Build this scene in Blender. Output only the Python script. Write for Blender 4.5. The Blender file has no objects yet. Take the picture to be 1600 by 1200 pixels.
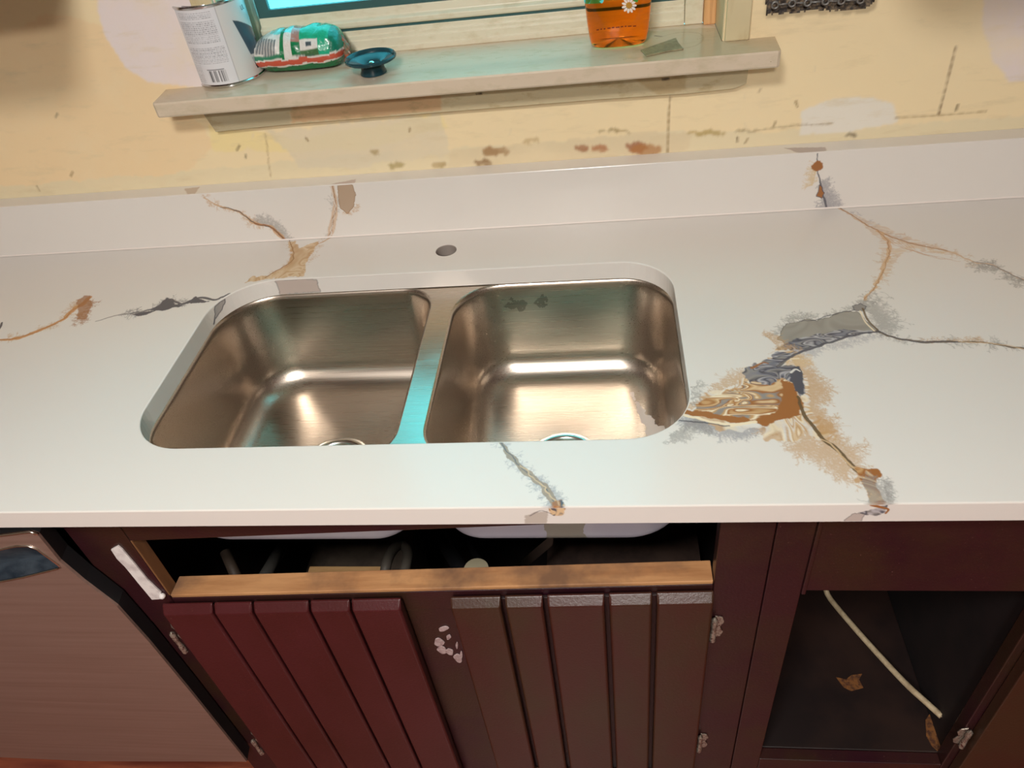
import bpy, bmesh, math, random
import numpy as np
from mathutils import Vector, Matrix
from mathutils.geometry import delaunay_2d_cdt
random.seed(4); rng = np.random.default_rng(7)
SC = bpy.context.scene
COL = SC.collection
PI = math.pi

# ------------------------------------------------------------------ camera, world, lights, exposure
# world: x along the counter, y towards the wall, z up; the counter's top is z = 0
ROT = np.array([[0.9911467, 0.07650097, -0.10851646], [-0.03096501, -0.66159134, -0.74922498], [-0.12910999, 0.74595208, -0.65336522]])
FPX = 1182.1
CAM = np.array([0.0, -0.53567, 0.65128])
cd = bpy.data.cameras.new('camera'); cam = bpy.data.objects.new('camera', cd); COL.objects.link(cam)
M = Matrix.Identity(4)
for i in range(3):
    M[i][0] = ROT[0][i]; M[i][1] = -ROT[1][i]; M[i][2] = -ROT[2][i]; M[i][3] = CAM[i]
cam.matrix_world = M
cd.sensor_width = 36; cd.lens = FPX / 1600 * 36; cd.clip_start = 0.01
SC.camera = cam
SC.view_settings.view_transform = 'Standard'; SC.view_settings.look = 'None'
SC.view_settings.gamma = 1; SC.view_settings.use_curve_mapping = False
SC.view_settings.exposure = 0.0

SKY = (0.13, 0.86, 1.0); SKY_STRENGTH = 3.2
LAMP_POWER = 25; LAMP_COL = (1.0, 0.965, 0.93); LAMP_POS = (-0.30, -0.90, 1.42); LAMP2_POWER = 52; LAMP2_POS = (-0.10, -1.95, 1.42)
w = bpy.data.worlds.new('sky'); SC.world = w; w.use_nodes = True
nt = w.node_tree; bg = nt.nodes['Background']
tc = nt.nodes.new('ShaderNodeTexCoord'); nz = nt.nodes.new('ShaderNodeTexNoise'); nz.inputs['Scale'].default_value = 6; nz.inputs['Detail'].default_value = 5
rp = nt.nodes.new('ShaderNodeValToRGB'); rp.color_ramp.elements[0].position = .3; rp.color_ramp.elements[1].position = .7
rp.color_ramp.elements[0].color = (SKY[0] * .5, SKY[1] * .8, SKY[2] * .85, 1); rp.color_ramp.elements[1].color = (SKY[0] * 1.6, SKY[1], SKY[2], 1)
nt.links.new(tc.outputs['Generated'], nz.inputs['Vector']); nt.links.new(nz.outputs['Fac'], rp.inputs['Fac']); nt.links.new(rp.outputs['Color'], bg.inputs['Color'])
bg.inputs['Strength'].default_value = SKY_STRENGTH
ld = bpy.data.lights.new('ceiling_lamp_light', 'AREA'); ld.shape = 'DISK'; ld.size = 0.34; ld.energy = LAMP_POWER; ld.color = LAMP_COL
lo = bpy.data.objects.new('ceiling_lamp_light', ld); COL.objects.link(lo); lo.location = LAMP_POS
l2 = ld.copy(); l2.energy = LAMP2_POWER; lo2_ = bpy.data.objects.new('ceiling_lamp_light', l2); COL.objects.link(lo2_); lo2_.location = LAMP2_POS

# ------------------------------------------------------------------ helpers
def on(u, v, ax, val):
    """point of the plane ax = val seen at photograph pixel (u, v)"""
    d = ROT.T @ np.array([(u - 800) / FPX, (v - 600) / FPX, 1.0]); i = 'xyz'.index(ax)
    return CAM + (val - CAM[i]) / d[i] * d
def lin(r, g, b):
    f = lambda c: (c / 255) / 12.92 if c / 255 <= .04045 else ((c / 255 + .055) / 1.055) ** 2.4
    return (f(r), f(g), f(b))

def empty(name, loc, label=None, cat=None, group=None, kind=None):
    o = bpy.data.objects.new(name, None); COL.objects.link(o); o.location = loc; o.empty_display_size = .05
    return tag(o, label, cat, group, kind)
def tag(o, label=None, cat=None, group=None, kind=None):
    for k, v in (('label', label), ('category', cat), ('group', group), ('kind', kind)):
        if v: o[k] = v
    return o

class MB:
    def __init__(s): s.v = []; s.f = []
    def add(s, v, f):
        n = len(s.v); s.v += [tuple(map(float, p)) for p in v]; s.f += [tuple(i + n for i in q) for q in f]; return s
    def box(s, x0, x1, y0, y1, z0, z1, warp=None):
        v = [(x, y, z) for z in (z0, z1) for y in (y0, y1) for x in (x0, x1)]
        if warp: v = [warp(*p) for p in v]
        return s.add(v, [(0, 2, 3, 1), (4, 5, 7, 6), (0, 1, 5, 4), (2, 6, 7, 3), (0, 4, 6, 2), (1, 3, 7, 5)])
    def prism(s, poly, axis, a, b):
        """poly: 2D points in the other two axes"""
        def P(p, t):
            return {'x': (t, p[0], p[1]), 'y': (p[0], t, p[1]), 'z': (p[0], p[1], t)}[axis]
        n = len(poly); v = [P(p, a) for p in poly] + [P(p, b) for p in poly]
        return s.add(v, [tuple(range(n - 1, -1, -1)), tuple(range(n, 2 * n))] + [(i, (i + 1) % n, n + (i + 1) % n, n + i) for i in range(n)])
    def lathe(s, prof, c, n=48, cap=True, ax=1.0, ay=1.0):
        v = []; f = []
        for r, z in prof:
            for k in range(n):
                a = 2 * PI * k / n; v.append((c[0] + r * ax * math.cos(a), c[1] + r * ay * math.sin(a), c[2] + z))
        for j in range(len(prof) - 1):
            for k in range(n):
                k2 = (k + 1) % n; f.append((j * n + k, j * n + k2, (j + 1) * n + k2, (j + 1) * n + k))
        if cap:
            f.append(tuple(range(n - 1, -1, -1))); f.append(tuple((len(prof) - 1) * n + k for k in range(n)))
        return s.add(v, f)
    def tube(s, pts, r, n=10, closed=False):
        pts = [Vector(p) for p in pts]; m = len(pts); v = []; f = []
        rr = r if hasattr(r, '__len__') else [r] * m
        up = Vector((0.13, .31, .94)).normalized()
        for i, p in enumerate(pts):
            t = (pts[(i + 1) % m] - pts[i - 1]) if closed else (pts[min(i + 1, m - 1)] - pts[max(i - 1, 0)])
            t.normalize(); a = t.cross(up).normalized(); b = a.cross(t)
            for k in range(n):
                q = 2 * PI * k / n; v.append(p + (a * math.cos(q) + b * math.sin(q)) * rr[i])
        for i in range(m if closed else m - 1):
            j = (i + 1) % m
            for k in range(n):
                k2 = (k + 1) % n; f.append((i * n + k, i * n + k2, j * n + k2, j * n + k))
        if not closed: f.append(tuple(range(n - 1, -1, -1))); f.append(tuple((m - 1) * n + k for k in range(n)))
        return s.add(v, f)
    def build(s, name, mat, parent=None, bevel=0, smooth=False, origin=None, fix=True):
        me = bpy.data.meshes.new(name)
        off = Vector(origin) if origin is not None else (Vector(parent_world(parent)) if parent else Vector((0, 0, 0)))
        me.from_pydata([tuple(Vector(p) - off) for p in s.v], [], s.f)
        if fix:
            bm = bmesh.new(); bm.from_mesh(me); bmesh.ops.recalc_face_normals(bm, faces=bm.faces); bm.to_mesh(me); bm.free()
        me.update()
        if mat: me.materials.append(mat)
        o = bpy.data.objects.new(name, me); COL.objects.link(o)
        if parent:
            o.parent = parent
            o.location = (off - Vector(parent_world(parent)))
        else: o.location = off
        if smooth: me.polygons.foreach_set('use_smooth', [True] * len(me.polygons))
        if smooth == 'angle': me.set_sharp_from_angle(angle=math.radians(40))
        if bevel:
            b = o.modifiers.new('bevel', 'BEVEL'); b.width = bevel; b.segments = 2; b.limit_method = 'ANGLE'; b.angle_limit = math.radians(35)
        return o
def parent_world(p):
    l = Vector((0, 0, 0))
    while p: l += p.location; p = p.parent
    return l

def crom(pts, k=8):
    pts = [np.array(p, float) for p in pts]
    P = [2 * pts[0] - pts[1]] + pts + [2 * pts[-1] - pts[-2]]; out = []
    for i in range(1, len(P) - 2):
        a, b, c, d = P[i - 1:i + 3]
        for j in range(k):
            t = j / k; out.append(.5 * (2 * b + (c - a) * t + (2 * a - 5 * b + 4 * c - d) * t * t + (3 * b - a - 3 * c + d) * t ** 3))
    out.append(pts[-1]); return np.array(out)

# value noise
_T = rng.random((256, 256))
def vn(x, y, s=0):
    x = x + s * 17.3; y = y + s * 5.7
    xi = np.floor(x).astype(int); yi = np.floor(y).astype(int); fx = x - xi; fy = y - yi
    fx = fx * fx * (3 - 2 * fx); fy = fy * fy * (3 - 2 * fy)
    a = _T[xi & 255, yi & 255]; b = _T[(xi + 1) & 255, yi & 255]; c = _T[xi & 255, (yi + 1) & 255]; d = _T[(xi + 1) & 255, (yi + 1) & 255]
    return (a * (1 - fx) + b * fx) * (1 - fy) + (c * (1 - fx) + d * fx) * fy
def fbm(x, y, s=0, o=4):
    r = 0; a = .5; t = 0
    for i in range(o): r = r + a * vn(x * 2 ** i, y * 2 ** i, s + i * 3.1); t += a; a *= .5
    return r / t
def inside(poly, X, Y):
    r = np.zeros(X.shape, bool); n = len(poly)
    for i in range(n):
        x0, y0 = poly[i]; x1, y1 = poly[(i + 1) % n]
        if y0 == y1: continue
        r ^= ((y0 > Y) != (y1 > Y)) & (X < (x1 - x0) * (Y - y0) / (y1 - y0) + x0)
    return r

class Paint:
    """pigment laid on a flat piece: colour and coverage on a fine raster over its own (metre) coordinates"""
    def __init__(s, x0, x1, y0, y1, res, base):
        s.x0, s.y0, s.res = x0, y0, res
        s.w = int(round((x1 - x0) / res)) + 1; s.h = int(round((y1 - y0) / res)) + 1
        s.c = np.empty((s.h, s.w, 3)); s.c[:] = base; s.a = np.zeros((s.h, s.w)); s.k = np.zeros((s.h, s.w))
    def box(s, X0, X1, Y0, Y1):
        i0 = max(0, int((X0 - s.x0) / s.res)); i1 = min(s.w, int((X1 - s.x0) / s.res) + 2)
        j0 = max(0, int((Y0 - s.y0) / s.res)); j1 = min(s.h, int((Y1 - s.y0) / s.res) + 2)
        return i0, max(i0, i1), j0, max(j0, j1)
    def grid(s, b):
        i0, i1, j0, j1 = b
        return np.meshgrid(s.x0 + np.arange(i0, i1) * s.res, s.y0 + np.arange(j0, j1) * s.res)
    def put(s, b, m, col):
        i0, i1, j0, j1 = b; m = np.clip(m, 0, 1)
        s.c[j0:j1, i0:i1] = s.c[j0:j1, i0:i1] * (1 - m[..., None]) + np.asarray(col) * m[..., None]
        s.a[j0:j1, i0:i1] = np.maximum(s.a[j0:j1, i0:i1], m)
    def stroke(s, pts, w0, w1, col, alpha=1, rough=.4, seed=0, soft=.5, wob=0.0):
        P = crom(pts, 10); L = np.r_[0, np.cumsum(np.hypot(*np.diff(P, axis=0).T))]
        n = max(4, int(L[-1] / (s.res * 1.2))); t = np.linspace(0, L[-1], n)
        X = np.interp(t, L, P[:, 0]); Y = np.interp(t, L, P[:, 1])
        if wob: X = X + (fbm(t * 90, t * 0 + seed, 3 + seed) - .5) * 2 * wob; Y = Y + (fbm(t * 90, t * 0 + seed, 9 + seed) - .5) * 2 * wob
        W = np.interp(t, [0, L[-1]], [w0, w1]) * (1 + rough * 2 * (fbm(t * 70, t * 0, seed) - .5)) / 2
        pad = float(W.max()) + 2 * s.res
        b = s.box(X.min() - pad, X.max() + pad, Y.min() - pad, Y.max() + pad)
        i0, i1, j0, j1 = b
        if i1 <= i0 or j1 <= j0: return
        m = np.zeros((j1 - j0, i1 - i0)); R = int(pad / s.res) + 1
        for x, y, ww in zip(X, Y, W):
            ci = int((x - s.x0) / s.res) - i0; cj = int((y - s.y0) / s.res) - j0
            a0, a1, c0, c1 = max(0, ci - R), min(m.shape[1], ci + R + 1), max(0, cj - R), min(m.shape[0], cj + R + 1)
            if a1 <= a0 or c1 <= c0: continue
            gx = s.x0 + (np.arange(a0, a1) + i0) * s.res - x; gy = s.y0 + (np.arange(c0, c1) + j0) * s.res - y
            d = np.sqrt(gx[None] ** 2 + gy[:, None] ** 2)
            m[c0:c1, a0:a1] = np.maximum(m[c0:c1, a0:a1], np.clip((ww - d) / (soft * 2 * s.res) + .5, 0, 1))
        s.put(b, m * alpha, col)
    def blob(s, poly, col, alpha=1, warp=.004, scale=120, seed=0, palette=None, pscale=40, pwarp=2.5, stretch=(1, 1), edge=None):
        q = np.array(poly, float); b = s.box(q[:, 0].min() - warp * 2, q[:, 0].max() + warp * 2, q[:, 1].min() - warp * 2, q[:, 1].max() + warp * 2)
        X, Y = s.grid(b)
        if X.size == 0: return
        Xw = X + (fbm(X * scale, Y * scale, seed) - .5) * 2 * warp; Yw = Y + (fbm(X * scale, Y * scale, seed + 7) - .5) * 2 * warp
        m = inside(q, Xw, Yw).astype(float)
        if m.shape[0] > 2 and m.shape[1] > 2:
            k = m.copy(); k[1:-1, 1:-1] = (m[1:-1, 1:-1] * 2 + m[:-2, 1:-1] + m[2:, 1:-1] + m[1:-1, :-2] + m[1:-1, 2:]) / 6; m = k
        if palette is not None:
            xs = X * pscale * stretch[0]; ys = Y * pscale * stretch[1]
            a1 = fbm(xs, ys, seed + 1, 2); a2 = fbm(xs, ys, seed + 5, 2)
            t = fbm(xs + pwarp * 1.3 * a1, ys + pwarp * 1.3 * a2, seed + 11, 2)
            t = (t - .5) * 3.2; t = t - np.floor(t)
            n = len(palette); pal = np.array(list(palette) + [palette[0]]); ti = t * n; i = np.floor(ti).astype(int) % n; fr = np.clip((ti - np.floor(ti) - .12) / .76, 0, 1)
            col = pal[i] * (1 - fr[..., None]) + pal[i + 1] * fr[..., None]
            i0, i1, j0, j1 = b; mm = (m * alpha)[..., None]
            s.c[j0:j1, i0:i1] = s.c[j0:j1, i0:i1] * (1 - mm) + col * mm; s.a[j0:j1, i0:i1] = np.maximum(s.a[j0:j1, i0:i1], m * alpha)
        else: s.put(b, m * alpha, col)
        if edge is not None:
            e = m * (1 - m) * 4; s.put(b, np.clip(e, 0, 1), edge)
    def fringe(s, path, length, n, col, alpha=.6, side=0, branch=3, seed=0, curl=.5, lean=0.0, thick=1):
        """feathery dendrites growing out of a path"""
        r = np.random.default_rng(seed + 100); P = crom(path, 10); n = int(n * .5); alpha = min(1, alpha * 1.3)
        L = np.r_[0, np.cumsum(np.hypot(*np.diff(P, axis=0).T))]; t = r.random(n) * L[-1]
        X = np.interp(t, L, P[:, 0]); Y = np.interp(t, L, P[:, 1])
        dx = np.interp(t + 1e-4, L, P[:, 0]) - np.interp(t - 1e-4, L, P[:, 0]); dy = np.interp(t + 1e-4, L, P[:, 1]) - np.interp(t - 1e-4, L, P[:, 1])
        sd = np.where(r.random(n) < .5, 1, -1) if side == 0 else np.full(n, side)
        A = np.arctan2(dy, dx) + sd * (PI / 2 - lean) + r.normal(0, .35, n)
        clump = fbm(t * 45, t * 0, seed + 2); LEN = length * (.25 + 1.5 * np.clip(clump - .25, 0, 1)) * (.5 + r.random(n))
        st = s.res * .7
        for gen in range(branch):
            steps = int(LEN.max() / st) + 1; nx, ny, na, nl = [], [], [], []
            for k in range(steps):
                live = k * st < LEN
                if not live.any(): break
                A = A + r.normal(0, curl * .35, A.shape); X = X + np.cos(A) * st; Y = Y + np.sin(A) * st
                i = ((X - s.x0) / s.res).astype(int); j = ((Y - s.y0) / s.res).astype(int)
                ok = live & (i > 0) & (j > 0) & (i < s.w - 2) & (j < s.h - 2)
                fade = alpha * (1 - .6 * (k * st) / np.maximum(LEN, 1e-6))
                for di in range(thick):
                    for dj in range(thick): np.maximum.at(s.k, (j[ok] + dj, i[ok] + di), fade[ok])
                br = ok & (r.random(A.shape) < .10)
                if br.any() and gen < branch - 1:
                    nx.append(X[br]); ny.append(Y[br]); na.append(A[br] + np.where(r.random(br.sum()) < .5, 1, -1) * .8); nl.append((LEN[br] - k * st) * .7)
            if not nx: break
            X = np.concatenate(nx); Y = np.concatenate(ny); A = np.concatenate(na); LEN = np.concatenate(nl)
        k = s.k; g = k.copy(); g[1:-1, 1:-1] = .6 * k[1:-1, 1:-1] + .1 * (k[:-2, 1:-1] + k[2:, 1:-1] + k[1:-1, :-2] + k[1:-1, 2:])
        s.put((0, s.w, 0, s.h), g, col); s.k[:] = 0
    def sample(s, x, y):
        fi = np.clip((x - s.x0) / s.res, 0, s.w - 1.001); fj = np.clip((y - s.y0) / s.res, 0, s.h - 1.001)
        i = fi.astype(int); j = fj.astype(int); a = (fi - i)[..., None]; b = (fj - j)[..., None]; c = s.c
        return (c[j, i] * (1 - a) + c[j, i + 1] * a) * (1 - b) + (c[j + 1, i] * (1 - a) + c[j + 1, i + 1] * a) * b
    def fine_points(s, step):
        k = max(1, int(round(step / s.res))); m = s.a > .03
        d = m.copy()
        for sh in (1, 2):
            d[sh:] |= m[:-sh]; d[:-sh] |= m[sh:]; d[:, sh:] |= m[:, :-sh]; d[:, :-sh] |= m[:, sh:]
        j, i = np.nonzero(d[::k, ::k]); return np.c_[s.x0 + i * k * s.res, s.y0 + j * k * s.res]

def tri2d(outer, holes, pts):
    """constrained triangulation of an outline with holes and free inner points"""
    V = []; E = []
    for loop in [outer] + list(holes):
        n = len(V); V += [Vector(p) for p in loop]; E += [(n + i, n + (i + 1) % len(loop)) for i in range(len(loop))]
    if len(pts):
        p = np.asarray(pts); ok = inside(outer, p[:, 0], p[:, 1])
        for h in holes: ok &= ~inside(h, p[:, 0], p[:, 1])
        V += [Vector(q) for q in p[ok]]
    vs, es, fs, *_ = delaunay_2d_cdt(V, E, [], 0, 1e-6)
    vs = np.array([(v.x, v.y) for v in vs]); fs = np.array(fs); c = vs[fs].mean(1)
    ok = inside(outer, c[:, 0], c[:, 1])
    for h in holes: ok &= ~inside(h, c[:, 0], c[:, 1])
    return vs, fs[ok]

def paint_mesh(name, pieces, mat, parent=None, origin=(0, 0, 0), smooth=False, tagv=None):
    """pieces: (verts Nx3, faces list, colours Nx3)"""
    V = []; F = []; Cc = []; n = 0
    for v, f, c in pieces:
        V.append(v); F += [tuple(int(i) + n for i in q) for q in f]; Cc.append(np.broadcast_to(c, (len(v), 3))); n += len(v)
    V = np.vstack(V) - np.asarray(origin); Cc = np.vstack(Cc)
    me = bpy.data.meshes.new(name); me.from_pydata(V.tolist(), [], F); me.update()
    at = me.color_attributes.new('pigment', 'FLOAT_COLOR', 'POINT')
    at.data.foreach_set('color', np.c_[Cc, np.ones(len(Cc))].astype(np.float32).ravel())
    me.materials.append(mat); o = bpy.data.objects.new(name, me); COL.objects.link(o)
    if parent: o.parent = parent; o.location = Vector(origin) - parent_world(parent)
    else: o.location = origin
    if smooth: me.polygons.foreach_set('use_smooth', [True] * len(me.polygons))
    return o
def loose(outer, step):
    q = np.array(outer); g = np.meshgrid(np.arange(q[:, 0].min() + step / 2, q[:, 0].max(), step), np.arange(q[:, 1].min() + step / 2, q[:, 1].max(), step))
    return np.c_[g[0].ravel(), g[1].ravel()]

def rrect(x0, x1, y0, y1, r, n=10):
    """rounded rectangle, counter-clockwise; r = one radius or four (x1y1, x0y1, x0y0, x1y0)"""
    rr = r if hasattr(r, '__len__') else [r] * 4; out = []
    for (cx, cy, a0), q in zip(((x1, y1, 0), (x0, y1, PI / 2), (x0, y0, PI), (x1, y0, 1.5 * PI)), rr):
        sx = -1 if cx == x1 else 1; sy = -1 if cy == y1 else 1
        for k in range(n + 1):
            a = a0 + PI / 2 * k / n; out.append((cx + sx * q + q * math.cos(a), cy + sy * q + q * math.sin(a)))
    return out

# ------------------------------------------------------------------ materials
def mat(name, col, rough=.5, metal=0, noise=None, bump=None, spec=.5, attr=False, coat=0, trans=0, ior=1.45, emit=0):
    """noise: (scale, second colour, lo, hi, stretch)   bump: (scale, strength, distance, stretch)"""
    m = bpy.data.materials.new(name); m.use_nodes = True; t = m.node_tree; N = t.nodes; B = N['Principled BSDF']; L = t.links.new
    B.inputs['Base Color'].default_value = (*col, 1); B.inputs['Roughness'].default_value = rough; B.inputs['Metallic'].default_value = metal
    B.inputs['Specular IOR Level'].default_value = spec; B.inputs['Coat Weight'].default_value = coat; B.inputs['Transmission Weight'].default_value = trans; B.inputs['IOR'].default_value = ior
    if emit: B.inputs['Emission Color'].default_value = (*col, 1); B.inputs['Emission Strength'].default_value = emit
    src = None; g = N.new('ShaderNodeNewGeometry')
    def nz(scale, st, detail=5):
        mp = N.new('ShaderNodeMapping'); mp.inputs['Scale'].default_value = [scale * q for q in st]; L(g.outputs['Position'], mp.inputs['Vector'])
        n = N.new('ShaderNodeTexNoise'); n.inputs['Scale'].default_value = 1; n.inputs['Detail'].default_value = detail; n.inputs['Roughness'].default_value = .6; L(mp.outputs[0], n.inputs['Vector']); return n
    if attr:
        a = N.new('ShaderNodeAttribute'); a.attribute_name = 'pigment'; src = a.outputs['Color']
    if noise:
        for (sc, c2, lo, hi, st) in (noise if isinstance(noise, list) else [noise]):
            n = nz(sc, st); r = N.new('ShaderNodeMapRange'); r.inputs['From Min'].default_value = lo; r.inputs['From Max'].default_value = hi; L(n.outputs['Fac'], r.inputs['Value'])
            x = N.new('ShaderNodeMix'); x.data_type = 'RGBA'; L(r.outputs[0], x.inputs['Factor']); x.inputs['B'].default_value = (*c2, 1)
            if src: L(src, x.inputs['A'])
            else: x.inputs['A'].default_value = (*col, 1)
            src = x.outputs['Result']
    if src: L(src, B.inputs['Base Color'])
    if bump:
        n = nz(bump[0], bump[3] if len(bump) > 3 else (1, 1, 1)); b = N.new('ShaderNodeBump'); b.inputs['Strength'].default_value = bump[1]; b.inputs['Distance'].default_value = bump[2]
        L(n.outputs['Fac'], b.inputs['Height']); L(b.outputs[0], B.inputs['Normal'])
    m['bsdf'] = 1
    return m
U = (1, 1, 1)
WHITE = np.array(lin(221, 216, 209))
m_counter = mat('resin_counter', tuple(WHITE), .2, attr=True, spec=.45, bump=(14, .05, .002))
m_wall = mat('old_wall_paint', lin(214, 190, 145), .6, attr=True, bump=(60, .25, .002, (.5, 1, 2)), noise=[(30, lin(214, 196, 158), .56, .95, (.5, 1, 2)), (6, lin(236, 218, 180), .5, .85, U)])
m_wall_plain = mat('room_wall_paint', lin(112, 92, 74), .7)
m_ceiling = mat('ceiling_paint', lin(225, 218, 205), .8)
m_sillp = mat('sill_paint', lin(196, 188, 160), .13, attr=True, bump=(90, .2, .0008, (.4, 1, 1)), noise=[(45, lin(182, 170, 138), .52, .9, (.5, 1, 1)), (300, lin(150, 130, 95), .70, .76, U)])
m_trim = mat('cream_trim_paint', lin(212, 198, 160), .4, noise=[(40, lin(196, 178, 136), .5, .75, (1, 1, .3)), (240, lin(150, 120, 80), .72, .78, U)], bump=(80, .25, .001))
m_jamb = mat('jamb_wood', lin(226, 176, 122), .5, noise=(50, lin(196, 140, 90), .4, .7, (3, 3, .15)))
m_vinyl = mat('window_vinyl', lin(224, 216, 192), .35, noise=(30, lin(205, 192, 160), .5, .8, (1, 1, 2)))
m_gasket = mat('window_gasket', lin(60, 96, 96), .4)
m_apron = mat('apron_paint', lin(190, 176, 140), .45, attr=True, noise=[(60, lin(165, 145, 105), .56, .74, (.4, 1, 1))], bump=(90, .3, .001))
BUR = lin(50, 22, 26); BRN = lin(50, 32, 22)  # BRN: brown of reflected light, mixed into the burgundy
m_cab = mat('burgundy_cabinet_paint', BUR, .33, noise=[(6, BRN, .42, .62, U), (5, lin(42, 14, 24), .52, .7, U), (300, lin(120, 84, 80), .66, .74, U)], bump=(260, .35, .0008))
m_cab_l = mat('burgundy_door_paint', lin(72, 27, 30), .33, noise=[(7, lin(64, 22, 22), .4, .65, (1, 1, .6)), (300, lin(120, 84, 80), .67, .75, U)], bump=(260, .35, .0008))
m_cab_r = mat('door_paint_brown_sheen', lin(58, 39, 25), .33, noise=[(6, lin(62, 30, 24), .4, .6, (1.4, 1, .8)), (300, lin(110, 84, 74), .68, .76, U)], bump=(260, .3, .0008))  # door paint tinted brown, standing for light reflected off its gloss
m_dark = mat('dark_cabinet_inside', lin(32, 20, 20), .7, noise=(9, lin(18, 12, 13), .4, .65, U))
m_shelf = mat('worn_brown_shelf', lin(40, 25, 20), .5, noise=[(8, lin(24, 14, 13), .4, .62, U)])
m_rawwood = mat('raw_rail_wood', lin(186, 138, 92), .6, noise=[(30, lin(156, 108, 68), .4, .7, (.25, 2, 2)), (8, lin(120, 88, 64), .52, .7, U)], bump=(120, .3, .0006, (.1, 1, 1)))
m_rawdark = mat('raw_stile_wood', lin(120, 82, 50), .6, noise=(40, lin(86, 56, 34), .4, .7, (1, 1, .2)))
m_floor = mat('red_wood_floor', lin(150, 82, 56), .4, noise=[(24, lin(104, 50, 36), .4, .65, (.2, 2, 1)), (5, lin(120, 60, 50), .4, .7, U)])
m_dw = mat('dishwasher_steel', lin(156, 130, 118), .38, metal=.45, noise=(90, lin(142, 116, 104), .35, .7, (.03, 1, 1)))
m_dwdark = mat('dishwasher_pocket', lin(88, 98, 108), .35, metal=.5, noise=(30, lin(44, 54, 66), .35, .65, (.5, 1, 2)))
m_black = mat('flat_black', lin(24, 24, 26), .5)
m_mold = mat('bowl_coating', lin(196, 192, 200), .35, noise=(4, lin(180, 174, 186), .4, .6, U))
def _patch(m, x0, x1, col):   # one greyer band across the coating
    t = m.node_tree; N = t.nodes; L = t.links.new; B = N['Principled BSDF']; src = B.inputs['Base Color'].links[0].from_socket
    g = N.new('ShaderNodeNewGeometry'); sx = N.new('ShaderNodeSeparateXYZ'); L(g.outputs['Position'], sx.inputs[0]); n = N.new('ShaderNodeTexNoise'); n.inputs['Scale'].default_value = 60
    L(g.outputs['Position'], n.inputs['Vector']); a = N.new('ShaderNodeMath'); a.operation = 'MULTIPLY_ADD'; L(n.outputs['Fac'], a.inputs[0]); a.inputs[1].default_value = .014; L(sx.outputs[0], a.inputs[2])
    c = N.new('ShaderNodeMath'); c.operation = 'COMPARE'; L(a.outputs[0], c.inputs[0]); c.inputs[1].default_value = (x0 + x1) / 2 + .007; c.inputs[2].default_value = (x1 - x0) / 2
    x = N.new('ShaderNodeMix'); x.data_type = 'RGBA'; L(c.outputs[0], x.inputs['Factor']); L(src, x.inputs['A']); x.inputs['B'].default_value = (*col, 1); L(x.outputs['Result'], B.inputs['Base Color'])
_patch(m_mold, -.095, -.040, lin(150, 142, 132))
m_chrome = mat('brushed_fitting', (.7, .68, .62), .22, metal=1)
m_teal = mat('stopper_plastic', lin(30, 62, 70), .22)  # black plastic; the cyan it reflects is put into the colour
m_hinge = mat('hinge_metal', lin(176, 166, 152), .35, metal=.7, noise=(300, lin(90, 40, 40), .5, .62, U))
m_tape = mat('white_tape', lin(226, 220, 216), .5, noise=(60, lin(196, 186, 184), .45, .7, U))
m_caulk = mat('caulk', lin(178, 158, 156), .5, noise=(200, lin(140, 110, 110), .4, .7, U))
m_cable = mat('cable_sheath', lin(190, 172, 140), .5, noise=(90, lin(160, 140, 110), .4, .7, U))
m_hose = mat('grey_hose', lin(84, 78, 70), .55)
m_card = mat('cardboard_scrap', lin(158, 148, 116), .75, noise=(90, lin(130, 120, 92), .4, .7, U))
m_lath = mat('metal_lath', lin(150, 150, 148), .5, metal=.5, noise=(200, lin(110, 100, 90), .4, .7, U))
m_plasterhole = mat('broken_plaster', lin(80, 74, 70), .9, noise=(150, lin(150, 130, 105), .45, .65, U), bump=(200, .8, .003))
m_can = mat('can_label_paper', (.8, .8, .8), .25, attr=True, spec=.5)
m_tin = mat('tin', (.66, .67, .68), .18, metal=1)
m_bag = mat('printed_plastic_bag', (.5, .5, .5), .16, attr=True, coat=.4, bump=(130, .5, .003))
m_sticker = mat('cyan_sticker', lin(90, 220, 226), .3)
m_petal = mat('daisy_petal', lin(240, 232, 222), .5); m_daisy = mat('daisy_centre', lin(190, 140, 50), .5); m_leaf = mat('daisy_leaf', lin(70, 150, 60), .5)
m_ink = mat('ink', lin(40, 40, 46), .4); m_inkred = mat('brown_ink', lin(120, 50, 20), .4); m_inkw = mat('white_ink', lin(225, 228, 230), .4)
m_soap = mat('orange_soap', (1.0, .45, .06), .05, trans=1, ior=1.34)
m_cap = mat('white_cap', lin(230, 228, 222), .35)
m_glass = mat('pane_glass', (.9, .97, .97), .02, trans=1, ior=1.05)
m_lampm = mat('lamp_housing', lin(200, 195, 185), .5)
m_diff = mat('lamp_diffuser', (1, .86, .7), .5, emit=4)
m_uc = mat('upper_cabinet_paint', lin(92, 40, 36), .4, noise=(6, lin(66, 40, 28), .4, .6, U))
m_green = mat('green_vegetation', lin(70, 110, 80), .8)

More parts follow.
